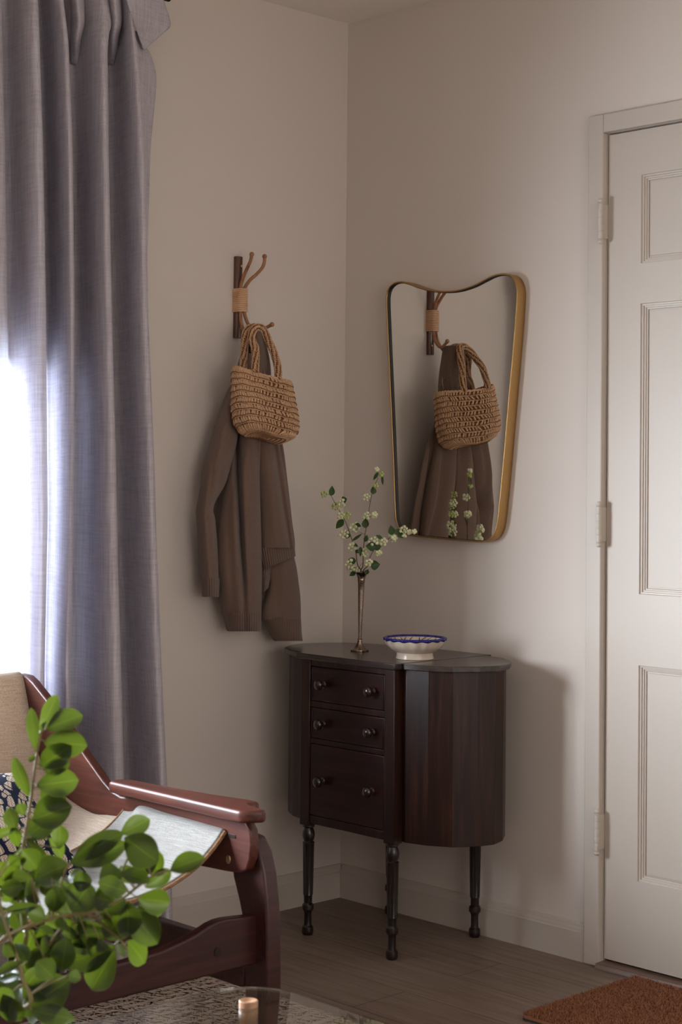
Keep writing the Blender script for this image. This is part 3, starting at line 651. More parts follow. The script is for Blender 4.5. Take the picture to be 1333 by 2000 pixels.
# ------------------------------------------------------------------ cardigan
CARD = thing('cardigan', 'thick brown knitted cardigan hanging from the rattan hook', 'cardigan', (0.08, -0.42, 1.56))
def slab(name, rows, nf=40, folds=(), rib=0.0, sub=5, thick=0.02, kb=0.35, closed_bottom=True):
    """rows: (py, left px, right px, depth left, depth right, bulge)."""
    Rr = spline([Vector((r[0], r[1], r[2])) for r in rows], sub); Rd = spline([Vector((r[3], r[4], r[5])) for r in rows], sub)
    m = MB(); G = []
    for i, (a, b) in enumerate(zip(Rr, Rd)):
        py, lx, rx = a; dl, dr, bu = b; row = []; row2 = []
        for j in range(nf+1):
            t = j/nf; px = lx+(rx-lx)*t
            s = math.sin(PI*t); f = bu*max(s, 0)**0.55
            for (tab, wd, dep) in folds:
                c = interp(tab, py); q = (px-c)/wd; fade = min(1, max(0.0, (tab[-1][0]-py)/150)) if dep > .02 else 1
                f -= (dep*fade+(0.008 if dep > .02 else 0)*(1-fade))*math.exp(-q*q)*min(1, s*3)
            if rib: f += rib*math.sin(px*2*PI/4.6)*min(1, s*4)
            base = dl+(dr-dl)*t
            f += 0.003*noise.noise(Vector((px*0.03, py*0.012, len(name))))
            row.append(onx(px, py, base+f))
            q = onx(px, py, base); q.x = max(0.008, base-(thick+kb*bu)*max(s, 0)**0.5-0.001); row2.append(q)
        full = row+row2[::-1][1:-1]
        G.append(full)
    b = m.quadgrid(G, closed_v=True); n = len(G[0])
    # rolled hem
    for end, idx in ((0, 0), (1, len(G)-1)):
        ring = [Vector(p) for p in G[idx]]; cen = sum(ring, Vector())/n
        vs = [tuple(cen.lerp(p, 0.55)) for p in ring]; bb = len(m.v); m.v += vs
        for j in range(n): m.f.append((b+idx*n+j, b+idx*n+(j+1) % n, bb+(j+1) % n, bb+j))
        m.f.append(tuple(bb+j for j in range(n)))
    return m.obj(name, M_WOOL, CARD, angle=75)
slab('left_sleeve', [(690, 480, 496, .095, .10, .01), (735, 466, 492, .09, .10, .02), (770, 449, 480, .085, .095, .025), (820, 430, 470, .085, .095, .03), (870, 415, 462, .082, .09, .034), (915, 402, 450, .08, .085, .034), (945, 399, 441, .08, .08, .032), (975, 397, 424, .08, .075, .03), (995, 394, 417, .08, .075, .028), (1015, 393, 421, .08, .075, .028), (1060, 396, 425, .08, .075, .028), (1100, 399, 427, .08, .075, .026), (1134, 401, 428, .08, .075, .024)],
     nf=30, folds=[([(770, 470), (900, 436), (940, 428), (1134, 440)], 6, 0.006), ([(800, 430), (1000, 405), (1134, 415)], 5, 0.003)], thick=0.03)
slab('left_cuff', [(1130, 400, 430, .08, .075, .024), (1148, 401, 429, .08, .075, .023), (1166, 402, 428, .08, .074, .020)], nf=60, rib=0.0013, thick=0.025)
slab('body_panel', [(640, 490, 514, .085, .10, .03), (665, 484, 519, .08, .10, .035), (700, 478, 527, .075, .10, .035), (740, 472, 530, .07, .10, .035), (800, 464, 526, .07, .10, .035), (850, 456, 512, .065, .105, .035), (912, 447, 508, .06, .105, .04), (945, 440, 508, .058, .105, .042), (985, 432, 509, .058, .105, .045), (1050, 424, 511, .06, .105, .046), (1110, 423, 512, .06, .105, .046), (1160, 430, 512, .06, .105, .045), (1200, 439, 511, .06, .105, .044)],
     nf=80, folds=[([(640, 492), (760, 470), (850, 462), (950, 466), (1060, 471), (1140, 476), (1210, 478)], 5.5, 0.034), ([(640, 502), (840, 478), (1000, 446), (1200, 456)], 9, 0.006), ([(640, 530), (840, 502), (1200, 540)], 8, 0.01)], thick=0.03)
slab('body_hem', [(1196, 438, 511, .06, .105, .044), (1215, 443, 511, .06, .105, .043), (1226, 446, 511, .06, .105, .040), (1233, 449, 510, .06, .105, .036)], nf=120, rib=0.0013,
     folds=[([(1196, 478), (1233, 479)], 7, 0.008)], thick=0.028)
slab('right_panel', [(690, 505, 520, .10, .10, .01), (780, 500, 536, .095, .10, .02), (860, 497, 546, .085, .10, .025), (930, 500, 558, .08, .10, .03), (1000, 506, 568, .08, .10, .03), (1050, 508, 573, .08, .10, .03), (1070, 509, 575, .08, .10, .03)],
     nf=50, folds=[([(700, 520), (860, 535), (1000, 556), (1070, 568)], 5, 0.012), ([(860, 520), (1070, 545)], 12, -0.004)], thick=0.035)
# hem of the right panel slants, so it is laid out along its own edge
def strap(name, quad, d, nf=70, nr=6, rib=0.0011, thick=0.02):
    (a, b, c, e) = [Vector((q[0], q[1], 0)) for q in quad]; m = MB(); G = []
    for i in range(nr+1):
        v = i/nr; row = []; row2 = []
        for j in range(nf+1):
            t = j/nf; q = a.lerp(b, t).lerp(e.lerp(c, t), v); s = math.sin(PI*t)
            f = d+0.03*max(s, 0)**0.55*0.9+rib*math.sin(t*(b-a).length*2*PI/4.6)-0.004*(v**4)
            row.append(onx(q.x, q.y, f)); w_ = onx(q.x, q.y, d); w_.x = d-thick*max(s, 0)**0.5-0.001; row2.append(w_)
        G.append(row+row2[::-1][1:-1])
    bb = m.quadgrid(G, closed_v=True); n = len(G[0]); m.f.append(tuple(bb+nr*n+j for j in range(n))); m.f.append(tuple(bb+j for j in range(n)))
    return m.obj(name, M_WOOL, CARD, angle=75)
strap('right_hem', [(508, 1072), (574, 1054), (578, 1086), (515, 1113)], .085)
slab('right_sleeve', [(1075, 528, 572, .06, .075, .022), (1110, 524, 580, .06, .075, .026), (1140, 527, 584, .06, .075, .028), (1165, 522, 587, .06, .075, .028), (1190, 513, 588, .06, .075, .028), (1210, 512, 588, .06, .075, .028)], nf=40, folds=[([(1100, 540), (1200, 545)], 10, 0.004)], thick=0.03)
slab('right_cuff', [(1206, 512, 588, .06, .075, .028), (1220, 520, 589, .06, .075, .027), (1238, 531, 590, .06, .075, .025), (1252, 539, 592, .06, .075, .020)], nf=90, rib=0.0013, thick=0.028)
slab('back_panel', [(810, 490, 530, .08, .085, .012), (860, 462, 551, .06, .085, .015), (940, 445, 562, .045, .08, .02), (1010, 440, 570, .04, .075, .02), (1080, 440, 575, .04, .07, .02), (1130, 442, 540, .04, .05, .015)], nf=50, folds=[([(700, 525), (860, 543), (1080, 560)], 5, 0.01)])
strap('placket', [(506, 1096), (534, 1106), (525, 1148), (510, 1162)], .06, nf=30, thick=0.015)

# ------------------------------------------------------------------ raffia bag
BAG = thing('raffia_bag', 'small crocheted raffia handbag hanging over the cardigan by two handles', 'handbag', (0.14, -0.43, 1.28))
cB = Vector((0.155, -0.447, 1.298))
# axes: e1 along the wall (tilted down towards the corner), up leaning back to the wall
e1 = Vector((-0.13, 0.975, -0.155)).normalized(); up = Vector((-0.17, 0.13, 0.97)); up = (up-e1*up.dot(e1)).normalized(); e2 = e1.cross(up).normalized()
if e2.x < 0: e2 = -e2
HB = 0.157
def bagpt(a, h, off=0.0):
    t = h/HB
    A = interp([(0, 0.074), (0.06, 0.092), (0.16, 0.104), (0.4, 0.110), (0.8, 0.108), (1, 0.108)], t)
    B = interp([(0, 0.040), (0.06, 0.050), (0.18, 0.056), (0.45, 0.052), (0.8, 0.040), (1, 0.034)], t)
    c, s = math.cos(a), math.sin(a); p = 0.85
    x = (A+off)*math.copysign(abs(c)**p, c); y = (B+off)*math.copysign(abs(s)**p, s)
    skew = 0.020*(1-t)
    hh = h-0.010*(c > 0)*c*c*(1-t)**2*0 + 0.006*math.sin(2*a+1)*t+0.003*math.sin(3*a)*(1-t)
    return cB+e1*(x+skew)+e2*y+up*hh
m = MB(); R = [[bagpt(2*PI*k/64, HB*i/20, -0.003) for k in range(64)] for i in range(21)]; m.quadgrid(R, closed_v=True)
R = [[cB+(bagpt(2*PI*k/64, 0, -0.003)-cB)*s for k in range(64)] for s in (1, 0.7, 0.4, 0.1)]; m.quadgrid(R, closed_v=True)
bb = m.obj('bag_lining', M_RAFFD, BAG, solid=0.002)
m = MB(); nr = 10; rh = HB/nr
for i in range(nr):
    h0 = i*rh; ns = 60
    solid = i < 1
    for k in range(ns):
        a0 = 2*PI*k/ns; lean = 0.5*2*PI/ns*(1 if i % 2 else -1)+random.uniform(-.3, .3)*2*PI/ns
        off = 0.0004+random.uniform(-.0004, .0006)
        pts = [bagpt(a0, h0+rh*0.12, off), bagpt(a0+lean*0.5, h0+rh*0.48, off+0.0012), bagpt(a0+lean, h0+rh*0.86, off)]
        r = random.uniform(0.0033, 0.0041)
        m.tube(pts, [r*0.8, r, r*0.75], 5, cap=False)
    for hh, dr in ((h0, 0.0016),):
        m.tube([bagpt(2*PI*q/160, hh+0.0006*math.sin(q*1.9), dr+0.0006*math.sin(q*2.4)) for q in range(161)], 0.0019, 5, cap=False)
for q0, hh in ((0, HB), (1, HB-0.002)):
    m.tube([bagpt(2*PI*q/160, hh+0.001*math.sin(q*1.7+q0), 0.0008*math.sin(q*2.2)) for q in range(161)], 0.0024, 6, cap=False)
for s in np.linspace(0.97, 0.06, 13):   # spiral rows of the oval base
    m.tube([cB-up*(0.0025*(1-s)+0.0)+(bagpt(2*PI*q/120, 0, 0)-cB)*s+up*0.0008*math.sin(q*2.1) for q in range(121)], 0.0022, 5, cap=False)
for i in range(6):
    for k in range(66):
        a0 = 2*PI*k/66; s0 = 1-i*0.155; s1 = s0-0.13
        if s1 <= 0.05: continue
        if i > 2 and k % 2: continue
        m.tube([cB-up*0.002+(bagpt(a0, 0, 0)-cB)*s0, cB-up*0.003+(bagpt(a0+0.03, 0, 0)-cB)*s1], 0.0018, 4, cap=False)
sh = m.obj('crochet_shell', M_RAFFIA, BAG)
m = MB()
for i in range(1, nr):
    m.tube([bagpt(2*PI*q/160, i*rh+0.0012*math.sin(q*0.37+i)+0.0018, 0.0044+0.0004*math.sin(q*2.4)) for q in range(161)], 0.0011, 5, cap=False)
for s_r in np.linspace(0.86, 0.2, 5):
    m.tube([cB-up*(0.0048+0.002*(1-s_r))+(bagpt(2*PI*q/120, 0, 0)-cB)*s_r for q in range(121)], 0.0006, 5, cap=False)
m.obj('row_groove_shade', M_RAFFD, sh)  # dark lines put the groove shade between crochet rows into colour
def handle(path, rad=0.0086):
    P = spline(path, 10); 
    m = MB(); m.tube(P, rad*0.86, 10)
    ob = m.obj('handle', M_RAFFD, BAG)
    me = MB(); n = len(P); L = 0; up_ = Vector((0, 0, 1))
    cum = [0]
    for i in range(1, n): cum.append(cum[-1]+(P[i]-P[i-1]).length)
    tot = cum[-1]; ns = int(tot/0.0052)
    def at(s):
        s = max(0, min(tot, s))
        for i in range(1, n):
            if cum[i] >= s: u = (s-cum[i-1])/(cum[i]-cum[i-1]); return P[i-1].lerp(P[i], u), (P[i]-P[i-1]).normalized()
        return P[-1], (P[-1]-P[-2]).normalized()
    for i in range(ns):
        for k in range(10):
            s = (i+0.5*(k % 2))*tot/ns; a = 2*PI*k/10+i*0.13+random.uniform(-.15, .15); pts = []
            for q in (0, 0.5, 1):
                p, t = at(s+q*0.0046); ax = t.cross(Vector((1, 0.2, 0.1))).normalized(); bx = t.cross(ax)
                aa = a+q*0.5*(1 if k % 2 else -1); pts.append(p+(ax*math.cos(aa)+bx*math.sin(aa))*(rad-0.0006+0.0016*(q == 0.5)))
            me.tube(pts, 0.00185, 5, cap=False)
    me.obj('crochet_stitches', M_RAFFIA, ob)
def bb_(x, y, h=HB-0.006): 
    return cB+e1*x+e2*y+up*h
for bx, ax_, sp_, ox in ((0.032, 0.116, 1.0, -0.018), (-0.024, 0.090, 1.06, 0.0)):
    T_ = Vector((ax_, -0.428, 1.583))
    handle([bb_(ox-0.046*sp_, bx), bb_(ox-0.047*sp_, bx, HB+0.02), bb_(ox-0.044*sp_, bx*0.95, HB+0.055), T_+Vector((0.016, -0.040, -0.030)), T_+Vector((0.004, -0.022, -0.006)), T_+Vector((0, -0.002, 0.001)), T_+Vector((0.004, 0.015, -0.010)), bb_(ox+0.036*sp_, bx*0.95, HB+0.055), bb_(ox+0.045*sp_, bx, HB+0.02), bb_(ox+0.047*sp_, bx)])

# ------------------------------------------------------------------ rug, doormat
def blades(n, P, D, r, hgt=None):   # arrays: position, direction*length -> four-sided slivers
    D = np.array(D); P = np.array(P); L = np.linalg.norm(D, axis=1, keepdims=True); T = D/L
    A = np.cross(T, np.array([0, 0, 1.0])); A /= np.linalg.norm(A, axis=1, keepdims=True)+1e-9; B = np.cross(A, T)
    r = np.array(r).reshape(-1, 1)
    V = np.stack([P-D/2, P-D*0.12+A*r, P-D*0.12+B*r*0.8, P-D*0.12-A*r, P+D*0.28+A*r*0.85, P+D*0.28+B*r*0.7, P+D*0.28-A*r*0.85, P+D/2], 1)
    base = np.arange(n)[:, None]*8
    tri = np.array([[0, 1, 2], [0, 2, 3], [4, 7, 5], [5, 7, 6]]); quad = np.array([[1, 4, 5, 2], [2, 5, 6, 3]])
    f = [tuple(x) for x in (base[:, :, None]+tri[None]).reshape(-1, 3)]+[tuple(x) for x in (base[:, :, None]+quad[None]).reshape(-1, 4)]
    me = bpy.data.meshes.new('blades'); me.from_pydata(V.reshape(-1, 3).tolist(), [], f); me.update(); return me
RX0, RX1, RY1, RY0 = 0.07, 2.9, -0.80, -3.0
RUG = thing('braided_rug', 'braided natural grass rug lying under the chair and glass table', 'rug', (1.4, -1.9, 0))
rb = [(RX0+0.02, RY1-0.004), (RX0, RY1-0.02), (RX0, RY0), (RX1, RY0), (RX1, RY1-0.02), (RX1-0.02, RY1-0.004)]
MB().prism(rb, lambda x, y: (x, y, 0.0005), lambda x, y: (x, y, 0.009)).obj('rug_base', M_SISALB, RUG)
P = []; D = []; r = []
x = RX0+0.01; row = 0
while x < 1.95:
    ys = np.arange(RY1-0.005, -2.15, -0.0058); n = len(ys)
    for side in (-1, 1):
        for jj in (0,):
            px_ = x+side*0.0072+rng.normal(0, .0012, n); py_ = ys+rng.normal(0, .001, n); pz_ = 0.0105+0.0035*(1-0.0)+rng.normal(0, .0012, n)
            ang = rng.normal(0, .16, n); Ln = rng.uniform(.018, .030, n)
            dx_ = side*np.sin(0.75+ang)*Ln; dy_ = -np.cos(0.75+ang)*Ln; dz_ = rng.normal(0, .1, n)*Ln+0.12*Ln
            P.append(np.stack([px_, py_, pz_], 1)); D.append(np.stack([dx_, dy_, dz_], 1)); r.append(rng.uniform(.0016, .0028, n))
    x += 0.027; row += 1
P = np.concatenate(P); D = np.concatenate(D); r = np.concatenate(r)
link('rug_braids', blades(len(P), P, D, r), M_SISAL, RUG, smooth=False)['kind'] = 'stuff'
DM = thing('doormat', 'reddish brown coir doormat on the floor in front of the door', 'doormat', (1.45, -0.26, 0))
dmx0, dmx1, dmy0, dmy1 = 1.058, 1.80, -0.468, -0.046
def rr_(x0, x1, y0, y1, R_, n=6):
    o = []
    for cx0, cy0, a0 in ((x1-R_, y1-R_, 0), (x0+R_, y1-R_, 90), (x0+R_, y0+R_, 180), (x1-R_, y0+R_, 270)):
        for k in range(n+1): a = math.radians(a0+90*k/n); o.append((cx0+R_*math.cos(a), cy0+R_*math.sin(a)))
    return o
MB().prism(rr_(dmx0+.002, dmx1, dmy0+.002, dmy1, 0.012), lambda x, y: (x, y, 0.0003), lambda x, y: (x, y, 0.005)).obj('mat_backing', M_COIRB, DM)
MB().prism(rr_(dmx0+.002, dmx1, dmy0+.002, dmy1, 0.012), lambda x, y: (x, y, 0.005), lambda x, y: (x, y, 0.0105)).obj('mat_base', M_COIR, DM)
n = 42000
P = np.stack([rng.uniform(dmx0+.003, 1.40, n), rng.uniform(dmy0+.003, dmy1-.003, n), np.full(n, 0.0125)+rng.normal(0, .0015, n)], 1)
corner = (P[:, 0] < dmx0+0.014) & ((P[:, 1] > dmy1-0.014) | (P[:, 1] < dmy0+0.012)) & (np.hypot(P[:, 0]-(dmx0+.014), np.minimum(abs(P[:, 1]-(dmy1-.014)), abs(P[:, 1]-(dmy0+.014)))) > .013)
P = P[~corner]; n = len(P)
D = np.stack([rng.normal(0, .0028, n), rng.normal(0, .0028, n), rng.uniform(.005, .009, n)], 1)
link('mat_bristles', blades(n, P, D, rng.uniform(.0005, .0010, n)), M_COIR, DM, smooth=False)['kind'] = 'stuff'

# ------------------------------------------------------------------ sling chair
CH = thing('sling_armchair', 'low teak sling armchair with cream canvas seat below the curtain', 'armchair', (0.6, -1.57, 0))
YA = -1.21; YN = -1.93; YM = (YA+YN)/2
pan = [(0.165, 0.722), (0.19, 0.735), (0.225, 0.733), (0.25, 0.722), (0.316, 0.682), (0.386, 0.636), (0.455, 0.583), (0.522, 0.537), (0.555, 0.519), (0.585, 0.512), (0.61, 0.513), (0.64, 0.520), (0.96, 0.528), (0.99, 0.522), (1.004, 0.505), (1.008, 0.479), (1.004, 0.449), (0.993, 0.427), (0.97, 0.418), (0.931, 0.415), (0.836, 0.411), (0.753, 0.404), (0.62, 0.39), (0.48, 0.375), (0.37, 0.385), (0.29, 0.44), (0.235, 0.53), (0.195, 0.62), (0.17, 0.69)]
for y0, y1 in ((YA, YA+0.022), (YN-0.022, YN)):
    po = MB().prism(pan, lambda x, z: (x, y0, z), lambda x, z: (x, y1, z)).obj('side_panel', M_TEAK, CH, bevel=0.004, seg=3, angle=35)
    yi = y0 if y0 == YA else y1; dy = -1 if y0 == YA else 1
    box_obj('sling_slot', (0.925, min(yi, yi+dy*0.0012), 0.4835), (0.962, max(yi, yi+dy*0.0012), 0.4905), M_CAP, po, 0.0005)
    MB().ball((0.94, yi, 0.440), 0.009, 14, 8, (0.8, 0.18, 1)).obj('bolt', M_SCREW, po)
arm = [(0.585, -0.045), (0.575, -0.030), (0.580, -0.005), (0.60, 0.008), (0.70, 0.012), (0.84, 0.030), (0.93, 0.048), (0.962, 0.046), (0.968, 0.034), (0.960, 0.022), (0.972, 0.014), (1.03, 0.004), (1.036, -0.008), (1.020, -0.036), (1.006, -0.045)]
for sgn, Y in ((1, YA+0.015), (-1, YN-0.015)):
    MB().prism(arm, lambda x, y: (x, Y+sgn*y, 0.5235), lambda x, y: (x, Y+sgn*y, 0.5475)).obj('armrest', M_TEAK, CH, bevel=0.011, seg=5, angle=60)
legf = [(0.980, 0.014), (1.018, 0.014), (1.036, 0.20), (1.034, 0.30), (1.030, 0.36), (1.020, 0.42), (1.006, 0.46), (0.985, 0.485), (0.95, 0.49), (0.915, 0.46), (0.928, 0.40), (0.945, 0.36), (0.955, 0.33), (0.962, 0.24), (0.972, 0.10)]
legb = [(0.10, 0.014), (0.14, 0.014), (0.235, 0.26), (0.36, 0.44), (0.33, 0.47), (0.27, 0.45), (0.17, 0.26)]
for y0, y1 in ((YA+0.022, YA+0.058), (YN-0.058, YN-0.022)):
    MB().prism(legf, lambda x, z: (x, y0, z), lambda x, z: (x, y1, z)).obj('front_leg', M_TEAKD, CH, bevel=0.006, seg=3, angle=50)
    MB().prism(legb, lambda x, z: (x, y0, z), lambda x, z: (x, y1, z)).obj('rear_leg', M_TEAKD, CH, bevel=0.006, seg=3, angle=50)
    box_obj('side_rail', (0.16, y0-0.0, 0.19), (0.965, y0+0.026, 0.27), M_DARK if False else M_TEAKD, CH, 0.004)
railp = []
for k in range(41):
    u = k/40; y = YA+0.026-(YA-YN+0.052)*u; dd = min(y*0+abs(y-(YA+0.026)), abs(y-(YN-0.026)))
    zt = interp([(0, 0.338), (0.085, 0.345), (0.11, 0.342), (0.16, 0.325), (0.23, 0.312), (0.30, 0.308), (0.5, 0.304)], dd); railp.append((y, zt))
rp = railp+[(YN-0.026, 0.245), (YA+0.026, 0.245)]
fr = MB().prism(rp, lambda y, z: (0.975, y, z), lambda y, z: (1.000, y, z)).obj('front_rail', M_TEAKD, CH, bevel=0.004, seg=3, angle=50)
for y in (-1.285, -1.855):
    MB().tube([(0.998, y, 0.287), (1.0012, y, 0.287)], 0.0085, 18).obj('screw_plug', M_CAP, fr)
box_obj('rear_rail', (0.19, YN-0.03, 0.2), (0.215, YA+0.03, 0.27), M_TEAKD, CH, 0.004)
def sling(name, side, sag, n, mat, shift=0.0, th=0.006, nexp=4.0):
    S_ = spline([Vector((x, 0, z)) for x, z in side], 8); m = MB(); R = []
    for i, p in enumerate(S_):
        t = (S_[min(i+1, len(S_)-1)]-S_[max(i-1, 0)]).normalized(); nn = Vector((t.z, 0, -t.x));
        if nn.z > 0: nn = -nn
        dirn = (nn+Vector((0, 0, -0.8))).normalized(); sg_ = interp(sag, i/(len(S_)-1)); row = []
        for j in range(n+1):
            u = -1+2*j/n; y = YM-u*((YA-YN)/2-0.0015)
            a = abs(u); drop = sg_*(1-a**nexp)
            wr = 0.0022*noise.noise(Vector((p.x*14, u*5, p.z*9)))*(1-a**6)
            row.append(p+dirn*(drop+wr+shift)+Vector((0, y, 0)))
        R.append(row)
    m.quadgrid(R); o = m.obj(name, mat, CH, angle=180, solid=th); return o, R
side1 = [(0.195, 0.737), (0.215, 0.725), (0.247, 0.64), (0.285, 0.556), (0.33, 0.515), (0.39, 0.483), (0.486, 0.462), (0.551, 0.466), (0.614, 0.472), (0.66, 0.483)]
s1, R1 = sling('back_sling', side1, [(0, 0.0), (0.12, 0.015), (0.5, 0.07), (1, 0.085)], 48, M_CANVAS_BACKLIT)
side2 = [(0.60, 0.480), (0.635, 0.484), (0.666, 0.500), (0.75, 0.497), (0.85, 0.495), (0.93, 0.493)]
s2, R2 = sling('seat_sling', side2, [(0, 0.078), (0.3, 0.10), (1, 0.100)], 48, M_CANVAS, -0.003, 0.006)
MB().tube([p+Vector((0.002, 0, -0.003)) for p in R2[-1]], 0.0045, 8).obj('front_hem', M_PIPING, s2)
MB().tube([p+Vector((0.0, 0, 0.003)) for p in R2[0]], 0.0026, 8).obj('rear_hem', M_PIPING, s2)

# patterned cushion leaning in the sling
m = MB(); cc = Vector((0.600, -1.61, 0.474)); N = 28
ax = Vector((0.05, 0.99, 0.06)).normalized(); ay = Vector((-0.85, 0.0, 0.53)); ay = (ay-ax*ay.dot(ax)).normalized(); az = ax.cross(ay)
for s in (1, -1):
    R = []
    for i in range(N+1):
        row = []
        for j in range(N+1):
            u = -1+2*i/N; v = -1+2*j/N; h = 0.055*((1-u**4)*(1-v**4))**0.5; pinch = 1-0.05*(1-abs(v))*(abs(u) > 0)*abs(u)**4
            row.append(cc+ax*u*0.21*(1-0.06*(1-v*v))+ay*v*0.15*(1-0.06*(1-u*u))+az*s*(h+0.003))
        R.append(row)
    m.quadgrid(R)
cu = m.obj('patterned_cushion', M_CUSH, angle=180); tag(cu, 'navy and cream woven cushion lying in the sling armchair', 'cushion')

# ------------------------------------------------------------------ glass table
TB = thing('glass_table', 'low glass coffee table with rounded corner and wooden pegs in the foreground', 'coffee table', (2.0, -2.25, 0))
gp = rr_(1.466, 2.62, -2.72, -1.598, 0.10, 14)
MB().prism(gp, lambda x, y: (x, y, 0.390), lambda x, y: (x, y, 0.400)).obj('glass_top', M_GLASS, TB, bevel=0.003, seg=3, angle=50)
for x, y in ((1.567, -1.697), (2.52, -1.697), (1.567, -2.62), (2.52, -2.62)):
    lg = MB().lathe([(0.014, 0.0145), (0.0145, 0.0165), (0.0145, 0.3895)], (x, y, 0), 28).obj('leg', M_PEG, TB, angle=40)
    MB().lathe([(0.0145, 0.4002), (0.0145, 0.4085), (0.013, 0.4095), (0.0075, 0.4085), (0.006, 0.4075)], (x, y, 0), 28).obj('peg_cap', M_PEG, TB, angle=40)
m = MB()
for a, c in (((1.575, -1.71, 0.33), (2.51, -1.685, 0.36)), ((1.575, -2.63, 0.33), (2.51, -2.605, 0.36))): pass

# ------------------------------------------------------------------ foreground greenery
VS = Vector((1.555, -2.21, 0.4002))
pv = [(0.040, 0), (0.046, 0.003), (0.056, 0.02), (0.060, 0.045), (0.056, 0.072), (0.046, 0.088), (0.040, 0.094), (0.042, 0.100), (0.038, 0.100), (0.036, 0.092), (0.045, 0.07), (0.04, 0.02), (0.01, 0.008)]
tag(MB().lathe(pv, VS, 40).obj('stoneware_vase', M_STONE), 'squat beige stoneware vase of leafy branches on the glass table', 'vase')
DEP = (VS-CAM).dot(Fv)-0.05
def z7(x, y): return (x/2.380, 1280+y/2.380)
random.seed(21)
def PT(q, d=0.0): return ond(*z7(*q), DEP+d)
lv = [
 (0,(185,355),(270,178),58),(0,(215,345),(380,270),92),(0,(205,402),(394,418),102),(0,(185,515),(320,432),92),(0,(200,530),(322,500),62),(0,(170,605),(360,580),102),(0,(165,445),(142,240),46),(0,(140,660),(58,478),52),(0,(190,615),(300,700),92),(0,(150,765),(326,700),125),(0,(120,845),(246,755),108),(0,(75,815),(35,708),58),(0,(110,745),(88,688),42),(0,(70,805),(-30,838),36),(0,(205,350),(205,300),20),(0,(175,470),(130,490),26),
 (0,(275,900),(282,790),62),(0,(225,850),(310,945),56),(0,(125,850),(215,985),62),(0,(95,895),(92,1075),84),(0,(85,890),(60,800),46),(0,(120,900),(70,960),40),
 (1,(150,1035),(-10,1015),54),(1,(322,972),(160,1032),112),(1,(325,965),(580,885),88),(1,(335,950),(560,825),80),(1,(560,830),(698,758),72),(1,(505,965),(516,830),28),(1,(580,845),(728,960),120),(1,(640,900),(758,1010),84),(1,(790,1000),(942,935),74),(1,(675,1080),(800,1000),58),(1,(640,1130),(792,1150),92),(1,(575,1020),(450,1045),100),(1,(590,1100),(465,1055),72),(1,(330,1190),(420,1060),122),(1,(250,1195),(262,1085),74),(1,(140,1025),(156,1180),48),(1,(235,1030),(405,1175),14),(1,(620,1060),(560,980),60),(1,(700,1020),(690,930),56),(1,(460,1180),(500,1100),70),(1,(385,1000),(375,1095),66),(1,(560,1010),(690,1040),66),(1,(480,900),(400,980),60),
 (2,(60,1180),(100,1290),60),(2,(95,1440),(165,1275),122),(2,(130,1480),(225,1350),86),(2,(505,1290),(295,1310),96),(2,(535,1345),(275,1460),104),(2,(535,1365),(405,1582),110),(2,(592,1308),(600,1158),92),(2,(600,1180),(735,1345),112),(2,(640,1170),(760,1200),62),(2,(592,1328),(688,1438),86),(2,(480,1210),(580,1320),92),(2,(312,1310),(280,1470),92),(2,(640,1160),(700,1300),80),(2,(470,1190),(560,1240),70),
 (3,(125,1640),(315,1510),150),(3,(110,1600),(255,1440),108),(3,(140,1650),(345,1692),72),(3,(105,1700),(10,1590),84),(3,(85,1610),(5,1490),84),(3,(15,1340),(70,1395),52),(3,(100,1425),(-20,1480),40),(3,(105,1490),(-10,1505),34),(3,(315,1485),(378,1500),46),(3,(540,1340),(585,1402),28),(3,(180,1165),(20,1185),38),(3,(0,1090),(110,1070),60),(3,(-10,960),(35,1065),86),(3,(210,1225),(125,1180),62),(3,(440,1120),(512,1145),84),(3,(285,1215),(305,1295),62),(3,(30,1300),(-20,1200),70),(3,(60,1560),(-20,1640),90),(3,(130,1530),(230,1590),90),(3,(30,1700),(60,1600),80),(3,(250,1500),(170,1420),80)]
for _ in range(60):
    if random.random() < 0.6: x0, y0, k_ = random.uniform(-20, 300), random.uniform(900, 1690), random.choice((0, 3, 3, 1))
    else: x0, y0, k_ = random.uniform(180, 520), random.uniform(1020, 1330), random.choice((1, 2))
    if x0 > 120 and y0 < 960: continue
    if x0 > 230 and y0 > 1500: continue
    an = random.uniform(0, 2*PI); ll = random.uniform(80, 130)
    lv.append((k_, (x0, y0), (x0+ll*math.cos(an), y0+ll*math.sin(an)), ll*random.uniform(.5, .68), 0.05))
stems = {0: [(-20, 2050), (60, 1750), (95, 1400), (105, 1100), (108, 900), (130, 760), (150, 620), (168, 480), (190, 360)],
         1: [(-70, 2080), (-40, 1500), (0, 1330), (160, 1250), (300, 1210), (430, 1190), (560, 1135), (640, 1075), (720, 1020), (790, 1000)],
         2: [(-60, 2060), (100, 1560), (240, 1330), (340, 1215), (430, 1215), (500, 1270), (560, 1325), (592, 1370)],
         3: [(-40, 2070), (60, 1800), (110, 1640), (105, 1500), (60, 1350), (10, 1200), (-15, 1050)]}
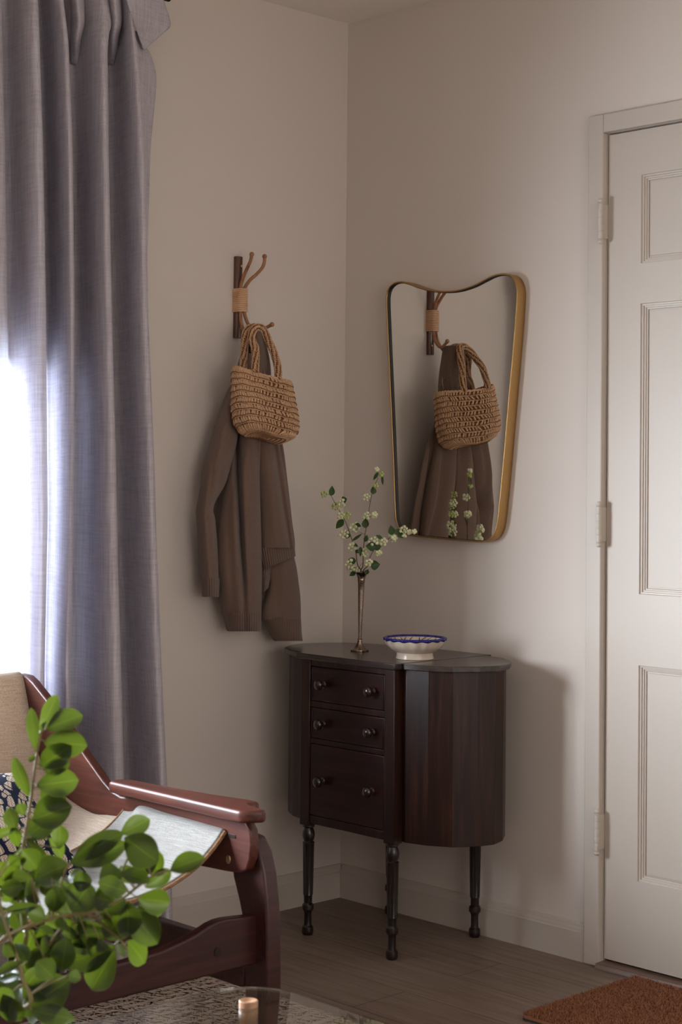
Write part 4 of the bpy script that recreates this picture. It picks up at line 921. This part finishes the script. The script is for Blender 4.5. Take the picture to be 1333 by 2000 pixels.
labels = ['leafy green branch standing upright above the foreground foliage, before the chair back', 'leafy green branch arching right across the cream chair seat', 'leafy green branch reaching right in front of the red chair rail', 'leafy green branch hanging lowest at the bottom left corner']
dps = [0.04, -0.03, 0.02, -0.07]
BR = []
for k in range(4):
    T = thing('leafy_branch', labels[k], 'branch', tuple(VS+Vector((0, 0, 0.02))), 'leafy branches in the stoneware vase'); BR.append(T)
    q = [VS+Vector((0.01*math.cos(k*1.6), 0.01*math.sin(k*1.6), 0.02)), VS+Vector((0.018*math.cos(k*1.6), 0.018*math.sin(k*1.6), 0.1))]
    sk = [c for c in stems[k] if c[1] < 1720]
    pth = spline(q+[PT(c, dps[k]) for c in sk], 6); m = MB(); m.tube(pth, [0.0032-0.0018*i/len(pth) for i in range(len(pth))], 8)
    if k == 1:
        m.tube(spline([PT((240, 1225), dps[k]), PT((275, 1090), dps[k]), PT((325, 968), dps[k]), PT((450, 930), dps[k]), PT((560, 860), dps[k])], 6), 0.0016, 7)
        m.tube(spline([PT((480, 1170), dps[k]), PT((540, 1060), dps[k]), PT((600, 930), dps[k])], 6), 0.0014, 7)
    m.obj('stem', M_STEM, T)
    STEMP = pth
    for (kk, a, b, wd, *ex) in [l for l in lv if l[0] == k]:
        d0 = dps[k]+random.uniform(-0.03, 0.03)+(random.uniform(.02, .09) if ex else 0); d1 = d0+random.uniform(-0.022, 0.022)
        A = PT(a, d0*0.5+dps[k]*0.5); B = PT(b, d1)
        nv = -Fv+Rv*random.uniform(-.55, .55)+Uv*random.uniform(0.0, .8)
        make_leaf('leaf', A, B, wd/2.38*2.2/3285.75*1.27, nv, M_LEAF, T, random.uniform(0.05, 0.28), random.uniform(0.1, 0.45), 1.25 if k < 2 else 1.02, 0.62 if k < 2 else 0.75, nx=8, ny=14)
        # short stalk back to the nearest point of the branch
        near = min(STEMP, key=lambda p: (p-A).length)
        if 0.003 < (near-A).length < 0.06:
            make = MB().tube([near, (near+A)/2+Vector((0, 0, 0.001)), A+(B-A)*0.03], [0.001, 0.0009, 0.0007], 6); make.obj('leaf_stalk', M_STEM, T)
